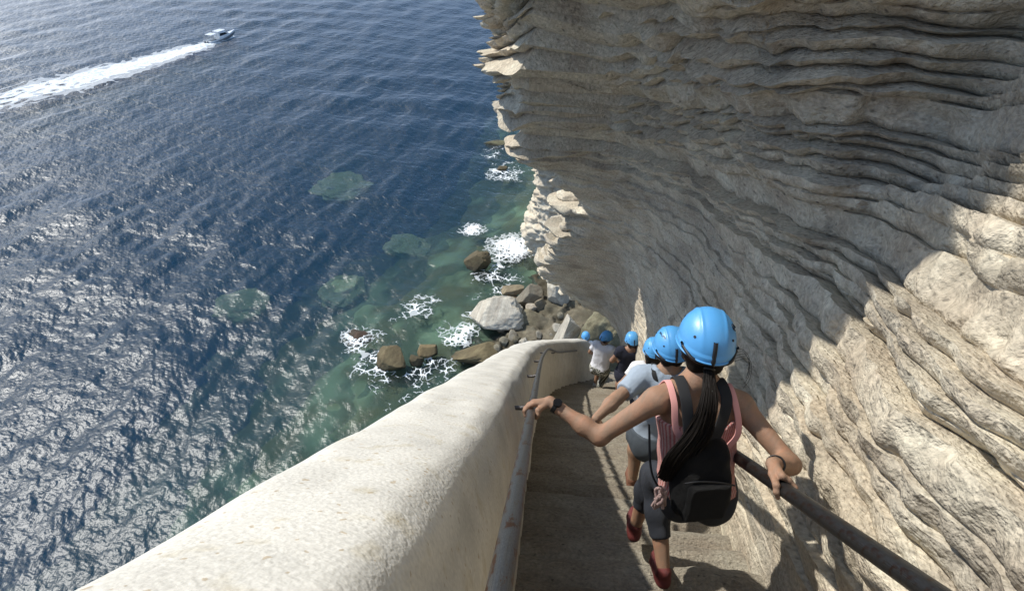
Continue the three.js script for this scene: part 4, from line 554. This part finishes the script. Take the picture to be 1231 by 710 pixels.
// the woman in the pink top, holding both rails
const lead = {};
{
  const up = NS, barL = path(2.5, -0.05, 0.38), barR = path(2.03, 0.825, 0.512), base = V(0.52, -2.9, -1.6), fwd = V(-0.05, 0, -1).normalize();
  const o = {
    head: V(0.533, -1.574, -1.838), neck: V(0.522, -1.70, -1.752), pelvis: V(0.585, -2.165, -1.615), LS: V(0.352, -1.728, -1.655), RS: V(0.698, -1.765, -1.715), LH: V(0.505, -2.195, -1.61), RH: V(0.665, -2.175, -1.60),
    LW: barL.clone().addScaledVector(AS, 0.078).addScaledVector(NS, 0.05).addScaledVector(DS, -0.015), RW: barR.clone().addScaledVector(NS, 0.06).addScaledVector(DS, 0.07), LA: V(0.425, -2.915, -1.83), RA: V(0.535, -2.765, -1.51),
    LEpole: V(0.2, -0.8, 0.7), REpole: V(0.8, -0.6, 0.3), LKpole: V(0, 0.3, -1), RKpole: V(-0.45, 0.25, -1), forward: fwd, turn: tilt(-0.30, 0.06, -0.05), helmetTip: 0.0, skin: [0.40, 0.235, 0.15], bulk: 0.92, upper: 0.285, fore: 0.255, thigh: 0.42, shin: 0.41, cell: 0.010, fine: true, mark: 'ring',
    Lhand: { bar: barL, axis: DS, up: NS, over: AS.clone().negate(), r: 0.0195, flip: 1 }, Rhand: { bar: barR, axis: DS, up: NS, over: AS, r: 0.026, flip: 1 }, Ltoe: V(0.05, -0.15, -1), Rtoe: V(-0.1, -0.35, -1), shoeMat: new THREE.MeshStandardMaterial({ color: lin(0.13, 0.02, 0.017), roughness: 0.6, bumpMap: fabricBump, bumpScale: 0.004 }),
    dress(P) {
      const { J, torso, mid, seat, fat, g, T } = P, ax = V().subVectors(J.neck, J.pelvis).normalize(), side = V().subVectors(J.RS, J.LS).normalize(), backN = V().crossVectors(side, ax).normalize(); if (backN.z < 0) backN.negate(); Object.assign(lead, { J, ax, side, backN, base });
      const stripes = tex(256, (u, v) => { const s = Math.sin(u * 6.28318 * 14) > 0.1 ? 1 : 0, n = 0.06 * tfbm(u, v, 30, 2, 0.6, 3); return s ? [0.80 + n, 0.47 + n, 0.45 + n] : [0.88 + n, 0.72 + n, 0.68 + n]; }, true); stripes.repeat.set(1, 1);
      const pink = new THREE.MeshPhysicalMaterial({ color: 0xffffff, map: stripes, roughness: 0.9, bumpMap: fabricBump, bumpScale: 0.006, sheen: 0.2 });
      const B = fat([...torso, mid, ...seat], 0.013), f = field(B, 0.04), [lo, hi] = bounds(B, 0.03), topP = lerpV(J.neck, J.pelvis, 0.27), hem = lerpV(J.neck, J.pelvis, 1.02), scoop = lerpV(J.neck, J.pelvis, 0.10).addScaledVector(backN, 0.08);
      const tg = blob((x, y, z) => Math.max(f(x, y, z) + 0.006 * noise(x * 12, y * 6, z * 12), plane(topP, ax)(x, y, z), plane(hem, ax.clone().negate())(x, y, z), 0.13 - Math.hypot(x - scoop.x, y - scoop.y, z - scoop.z)), lo, hi, 0.009, 1);
      { const p = tg.attributes.position, uv = tg.attributes.uv; for (let i = 0; i < p.count; i++) { const d = V(p.getX(i), p.getY(i), p.getZ(i)).sub(J.pelvis), a = Math.atan2(d.dot(side), d.dot(backN)); uv.setXY(i, a * 0.9 + 5, d.dot(ax) * 3); } }
      mesh('tank_top', tg, pink, g);
      for (const s of ['L', 'R']) { const t0 = lerpV(J.neck, J[s + 'S'], 0.72), a = t0.clone().addScaledVector(ax, 0.062), b = t0.clone().addScaledVector(ax, 0.012).addScaledVector(backN, 0.072), c = t0.clone().addScaledVector(ax, -0.10).addScaledVector(backN, 0.105), d = lerpV(t0, lerpV(J.neck, J.pelvis, 0.4), 0.35).addScaledVector(ax, -0.12).addScaledVector(backN, 0.115), fr = t0.clone().addScaledVector(ax, 0.0).addScaledVector(backN, -0.09), mids = lerpV(J.neck, J.pelvis, 0.2); mesh('top_strap', ribbon([fr, a, b, c, d], 0.026, t => lerpV(ax, backN, clamp(t * 1.6 - 0.25)), 0.007), pink, g); }
      legwear(P, cloth(0.022, 0.026, 0.036, 0.75), 'leggings', 1.62, 0.009, 0.78);
      const q = P.q, tie = V(0, -0.045, 0.118).applyQuaternion(q).add(J.head); hairCap(P, J.head, -0.055);
      // the ponytail: many strands falling over the left shoulder blade
      const r = rng(9), st = [], e1 = lerpV(J.neck, J.pelvis, 0.22).addScaledVector(backN, 0.185).addScaledVector(side, -0.055), e2 = lerpV(J.neck, J.pelvis, 0.5).addScaledVector(backN, 0.19).addScaledVector(side, -0.135), e3 = lerpV(J.neck, J.pelvis, 0.76).addScaledVector(backN, 0.16).addScaledVector(side, -0.185);
      for (let k = 0; k < 420; k++) { const a = r() * 6.28, m = Math.sqrt(r()), u = Math.cos(a) * m, v = Math.sin(a) * m, j = () => (r() - 0.5) * 0.02, cut = 0.72 + 0.28 * r(); const off = (p, w, h) => p.clone().addScaledVector(side, u * w + j()).addScaledVector(backN, v * h + j() * 0.5); const pts = [off(tie, 0.014, 0.012), off(lerpV(tie, e1, 0.5).addScaledVector(backN, 0.035), 0.03, 0.022), off(e1, 0.045, 0.026), off(e2, 0.062, 0.022), off(lerpV(e2, e3, cut), 0.05 * (1.2 - 0.4 * cut), 0.014)]; st.push(new THREE.TubeGeometry(new THREE.CatmullRomCurve3(pts), 16, 0.0023, 3)); }
      for (let k = 0; k < 5; k++) { const a = J.head.clone().add(V(0.085, -0.02 - 0.01 * k, 0.03).applyQuaternion(q)); st.push(new THREE.TubeGeometry(new THREE.CatmullRomCurve3([a, a.clone().add(V(0.05 + 0.01 * k, 0.035, -0.01)), a.clone().add(V(0.085 + 0.008 * k, 0.01 - 0.02 * k, 0.0)), a.clone().add(V(0.10, -0.05 - 0.015 * k, 0.01))]), 16, 0.0009, 3)); }
      mesh('ponytail', mergeGeometries(st), hairMat, g);
      mesh('hair_tie', new THREE.TorusGeometry(0.017, 0.006, 8, 20).applyQuaternion(new THREE.Quaternion().setFromUnitVectors(V(0, 0, 1), V().subVectors(e1, tie).normalize())).translate(tie.x, tie.y, tie.z), blackPlastic, g);
      // wristwatch
      const wl = J.LW, fd = V().subVectors(J.LE, wl).normalize(), wc = wl.clone().addScaledVector(fd, 0.035), qt = new THREE.Quaternion().setFromUnitVectors(V(0, 0, 1), fd), band = new THREE.CylinderGeometry(0.0325, 0.034, 0.02, 28, 1, true).rotateX(Math.PI / 2).applyQuaternion(qt).translate(wc.x, wc.y, wc.z); const bm = blackPlastic.clone(); bm.side = THREE.DoubleSide; const wm = mesh('wristwatch', band, bm, g); const un = V(0, 1, 0.2).addScaledVector(fd, -V(0, 1, 0.2).dot(fd)).normalize(); const face = new THREE.CylinderGeometry(0.019, 0.02, 0.012, 24).applyQuaternion(new THREE.Quaternion().setFromUnitVectors(V(0, 1, 0), un)); face.translate(wc.x + un.x * 0.035, wc.y + un.y * 0.035, wc.z + un.z * 0.035); mesh('watch_case', face, new THREE.MeshPhysicalMaterial({ color: lin(0.01, 0.01, 0.012), roughness: 0.12 }), wm);
      const wr = J.RW, fr = V().subVectors(J.RE, wr).normalize(), rc = wr.clone().addScaledVector(fr, 0.03); for (let k = 0; k < 3; k++) { const t = new THREE.TorusGeometry(0.031, 0.0024, 6, 28).applyQuaternion(new THREE.Quaternion().setFromUnitVectors(V(0, 0, 1), fr.clone().add(V(0.12 * k - 0.12, 0, 0)).normalize())); const p = rc.clone().addScaledVector(fr, k * 0.008); t.translate(p.x, p.y, p.z); mesh('bracelet', t, blackPlastic, g); }
    },
  };
  person('person in blue helmet and pink striped top with black backpack, holding both rails', base, o);
}
// her backpack
{
  const { J, ax, side, backN, base } = lead, o = thing('backpack', 'small black backpack worn over the pink striped top', 'backpack', base.x, base.y, base.z);
  const leather = new THREE.MeshPhysicalMaterial({ color: lin(0.0045, 0.0045, 0.005), roughness: 0.62, specularIntensity: 0.6, bumpMap: fabricBump, bumpScale: 0.012 }), C = lerpV(J.neck, J.pelvis, 0.70).addScaledVector(backN, 0.175).addScaledVector(side, -0.045);
  const loc = (x, y, z) => C.clone().addScaledVector(side, x).addScaledVector(ax, y).addScaledVector(backN, z);
  const sd = (p, hx, hy, hz, r) => { const qx = Math.abs(p[0]) - hx + r, qy = Math.abs(p[1]) - hy + r, qz = Math.abs(p[2]) - hz + r; return Math.hypot(Math.max(qx, 0), Math.max(qy, 0), Math.max(qz, 0)) + Math.min(Math.max(qx, qy, qz), 0) - r; };
  const inv = (x, y, z) => { const d = V(x, y, z).sub(C); return [d.dot(side), d.dot(ax), d.dot(backN)]; }, box = (hx, hy, hz) => { const m = Math.hypot(hx, hy, hz) + 0.03; return [[C.x - m, C.y - m, C.z - m], [C.x + m, C.y + m, C.z + m]]; };
  const [lo, hi] = box(0.15, 0.2, 0.1);
  mesh('bag', blob((x, y, z) => { const p = inv(x, y, z), w = 1 - 0.22 * sstep(0.0, 0.2, p[1]); return sd([(p[0] + 0.12 * p[1]) / w, p[1], p[2] + 0.25 * Math.max(0, p[1]) * 0.6], 0.118, 0.175, 0.07, 0.068) + 0.010 * noise(p[0] * 9, p[1] * 9, p[2] * 9) + 0.005 * noise(p[0] * 22, p[1] * 22, p[2] * 22); }, lo, hi, 0.0085, 4), leather, o);
  const pocket = blob((x, y, z) => { const p = inv(x, y, z); return sd([p[0] - 0.01, p[1] + 0.065, p[2] - 0.066], 0.085, 0.085, 0.018, 0.017) + 0.003 * noise(p[0] * 14, p[1] * 14, 1); }, lo, hi, 0.0085, 4); mesh('front_pocket', pocket, leather, o);
  mesh('zip', tube([loc(-0.1, 0.035, 0.088), loc(-0.05, 0.05, 0.094), loc(0.05, 0.05, 0.094), loc(0.1, 0.035, 0.088)], 0.0035, 24, 6), blackPlastic, o);
  mesh('carry_loop', tube([loc(-0.03, 0.185, -0.02), loc(-0.02, 0.225, -0.01), loc(0.02, 0.225, -0.01), loc(0.03, 0.185, -0.02)], 0.007, 24, 8), leather, o);
  for (const s of [-1, 1]) { const S = s < 0 ? J.LS : J.RS, t0 = lerpV(J.neck, S, 0.48); mesh('shoulder_strap', ribbon([t0.clone().addScaledVector(backN, -0.10).addScaledVector(ax, -0.06), t0.clone().addScaledVector(ax, 0.064), t0.clone().addScaledVector(ax, 0.02).addScaledVector(backN, 0.085), lerpV(t0, loc(s * 0.05, 0.17, -0.02), 0.55).addScaledVector(backN, 0.055), loc(s * 0.05, 0.17, -0.01)], 0.046, t => lerpV(ax, backN, clamp(t * 1.7 - 0.3)), 0.009), strapMat, o);
    mesh('lower_strap', ribbon([loc(s * 0.12, -0.15, -0.05), loc(s * 0.17, -0.08, -0.1), lerpV(S, loc(s * 0.15, 0, -0.2), 0.5).addScaledVector(side, s * 0.02)], 0.022, side.clone().multiplyScalar(s), 0.004), strapMat, o); }
  const scarf = []; const rr = rng(4); for (let k = 0; k < 16; k++) { const a = loc(-0.16 - 0.02 * rr(), -0.03 - 0.02 * rr(), 0.02 + 0.03 * rr()); scarf.push(new THREE.TubeGeometry(new THREE.CatmullRomCurve3([a, a.clone().add(V((rr() - 0.5) * 0.03, -0.03, (rr() - 0.5) * 0.03)), a.clone().add(V((rr() - 0.5) * 0.04, -0.07 - 0.05 * rr(), (rr() - 0.5) * 0.03))]), 10, 0.005 + 0.004 * rr(), 6)); }
  const sm = mesh('tassel', mergeGeometries(scarf), cloth(0.52, 0.36, 0.33), o); sm.userData.label = 'pink and cream tassel tied to the bag';
}
// the others down the stairs
const floorAt = (s, a) => path(s, a, FLOOR);
function walker(label, H, o) {   // a figure stepping down the stairs, given by the middle of its head; knees take up what the steps leave
  const sz = o.size ?? 0.96, f = (o.fwd ?? V(-0.05, 0, -1)).normalize(), sd = V(-f.z, 0, f.x), lean = o.lean ?? 0.08, O = H.clone().add(V(0, -1.545 * sz, 0)).addScaledVector(f, -(0.05 + lean * 1.5) * sz), P = (x, y, z) => O.clone().addScaledVector(sd, x * sz).add(V(0, y * sz, 0)).addScaledVector(f, z * sz);
  const treadY = p => -C0 + 0.838 * p.z, foot = (x, z) => { const p = P(x, 0, z); p.y = treadY(p) + 0.10; return p; }, F = V(O.x, treadY(O), O.z);
  const q = new THREE.Quaternion().setFromUnitVectors(V(0, 0, -1), f).multiply(tilt(o.nod ?? -0.3, o.look ?? 0, 0)), hw = o.hip ?? 0.085, sw = o.shoulder ?? 0.175;
  return person(label, F, { ...o, size: sz, head: H, neck: P(0, 1.40, 0.02 + lean), pelvis: P(0, 0.90, 0.02), LS: P(-sw, 1.365, 0.01 + lean), RS: P(sw, 1.365, 0.01 + lean), LH: P(-hw, 0.885, 0.02), RH: P(hw, 0.885, 0.02), LW: o.LW ?? P(...(o.lw ?? [-0.26, 0.86, 0.1])), RW: P(...(o.rw ?? [0.26, 0.86, 0.1])), LA: foot(-0.09, 0.12), RA: foot(0.09, -0.10), LEpole: P(-0.6, 0, -0.7).sub(O), REpole: P(0.6, 0, -0.7).sub(O), forward: f, turn: q,
    Lhand: { dir: V(0, -0.9, 0).addScaledVector(f, 0.4).normalize(), side: f.clone(), palm: sd.clone() }, Rhand: { dir: V(0, -0.9, 0).addScaledVector(f, 0.4).normalize(), side: f.clone(), palm: sd.clone().negate() }, cell: o.cell ?? 0.014 });
}
const whiteShoe = new THREE.MeshStandardMaterial({ color: lin(0.55, 0.55, 0.53), roughness: 0.6 }), darkShoe = new THREE.MeshStandardMaterial({ color: lin(0.04, 0.035, 0.03), roughness: 0.6 }), tanShoe = new THREE.MeshStandardMaterial({ color: lin(0.16, 0.07, 0.04), roughness: 0.7 });
walker('person in pale blue shirt and grey shorts walking just ahead of the pink top', V(0.634, -2.546, -2.899), { size: 0.97, skin: [0.40, 0.25, 0.165], shoeMat: tanShoe, lean: 0.10, nod: -0.28, look: 0.1, mark: 'letters', LW: V(0.16, -2.70, -2.36), rw: [0.3, 1.0, 0.2], bulk: 1.06, cell: 0.011,
  dress(P) { tee(P, cloth(0.40, 0.47, 0.55), { sleeve: 0.72, loose: 0.02 }); legwear(P, cloth(0.075, 0.09, 0.105), 'shorts', 0.92, 0.03, 0.9); hairCap(P, P.J.head, -0.045, hairMat); mesh('shoulder_strap', ribbon([lerpV(P.J.LS, P.J.neck, 0.4).add(V(0, 0.06, -0.06)), lerpV(P.J.LS, P.J.neck, 0.4).add(V(0, 0.06, 0.05)), lerpV(P.J.neck, P.J.pelvis, 0.5).add(V(0.04, 0, 0.14)), lerpV(P.J.neck, P.J.pelvis, 0.95).add(V(0.14, 0, 0.12))], 0.03, V(0, 0.3, 1), 0.006), strapMat, P.g); } });
walker('person in white shirt with a thin black strap beside the rock wall', V(0.856, -4.156, -4.679), { size: 0.93, skin: [0.38, 0.23, 0.15], shoeMat: whiteShoe, lean: 0.1, nod: -0.35, bulk: 0.95, cell: 0.014, lw: [-0.28, 0.98, 0.18],
  dress(P) { tee(P, cloth(0.80, 0.80, 0.80), { sleeve: 0.5, loose: 0.018 }); legwear(P, cloth(0.05, 0.055, 0.07), 'shorts', 0.7, 0.018, 0.88); hairCap(P, P.J.head, -0.13, hairMat); mesh('bag_strap', ribbon([lerpV(P.J.RS, P.J.neck, 0.45).add(V(0, 0.06, -0.05)), lerpV(P.J.RS, P.J.neck, 0.45).add(V(0, 0.065, 0.04)), lerpV(P.J.neck, P.J.pelvis, 0.5).add(V(-0.03, 0, 0.135)), lerpV(P.J.neck, P.J.pelvis, 0.98).add(V(-0.15, 0, 0.1))], 0.016, V(0, 0.3, 1), 0.006), strapMat, P.g); } });
walker('person in navy short sleeved dress with one elbow bent', V(0.93, -6.128, -7.11), { size: 0.95, skin: [0.36, 0.21, 0.14], shoeMat: darkShoe, lean: 0.05, nod: -0.32, look: 0.15, lw: [-0.2, 0.98, 0.28], rw: [0.3, 0.95, 0.16], bulk: 1.1, cell: 0.016, lstep: 0.6,
  dress(P) { const navy = cloth(0.010, 0.012, 0.026); tee(P, navy, { name: 'dress', sleeve: 0.42, loose: 0.02, hem: 1.16, neckline: 0.115 }); legwear(P, navy, 'skirt', 0.62, 0.04, 0.86); hairCap(P, P.J.head, -0.055, new THREE.MeshStandardMaterial({ color: lin(0.03, 0.017, 0.01), roughness: 0.5 })); mesh('belt', new THREE.TorusGeometry(0.165, 0.012, 8, 40).rotateX(Math.PI / 2 + 0.1).scale(1.12, 1, 0.86).translate(P.J.pelvis.x, P.J.pelvis.y + 0.10, P.J.pelvis.z), navy, P.g); } });
walker('person in long white shirt and pale patterned shorts turning to the side', V(0.64, -7.607, -8.853), { size: 0.96, fwd: V(0.35, 0, -0.95), skin: [0.33, 0.19, 0.12], shoeMat: whiteShoe, lean: 0.12, nod: -0.15, look: -0.6, lw: [-0.2, 0.95, 0.3], rw: [0.16, 1.05, 0.34], bulk: 1.06, cell: 0.018,
  dress(P) { tee(P, cloth(0.72, 0.72, 0.76), { sleeve: 0.6, loose: 0.026, hem: 1.22 }); const cam = tex(256, (u, v) => { const a = tfbm(u, v, 8, 3, 0.5, 5); return a > 0.1 ? [0.72, 0.72, 0.68] : a > -0.2 ? [0.45, 0.45, 0.42] : [0.2, 0.2, 0.19]; }, true); legwear(P, new THREE.MeshStandardMaterial({ map: cam, roughness: 0.9 }), 'shorts', 0.9, 0.028, 0.95); hairCap(P, P.J.head, -0.05); mesh('neck_cord', new THREE.TorusGeometry(0.075, 0.006, 6, 30).rotateX(Math.PI / 2 - 0.5).translate(P.J.neck.x, P.J.neck.y + 0.02, P.J.neck.z), cloth(0.5, 0.45, 0.3), P.g); } });
walker('farthest person, in white vest with dark shorts, at the turn of the parapet', V(0.299, -10.234, -11.863), { size: 0.92, skin: [0.30, 0.17, 0.11], shoeMat: darkShoe, lean: 0.06, nod: -0.2, rw: [0.3, 1.15, 0.1], cell: 0.02, dress(P) { tee(P, cloth(0.74, 0.74, 0.74), { sleeve: 0.15, loose: 0.018 }); legwear(P, cloth(0.02, 0.02, 0.025), 'shorts', 0.8, 0.02, 0.9); hairCap(P, P.J.head, -0.06); } });
renderer.render(scene, camera);
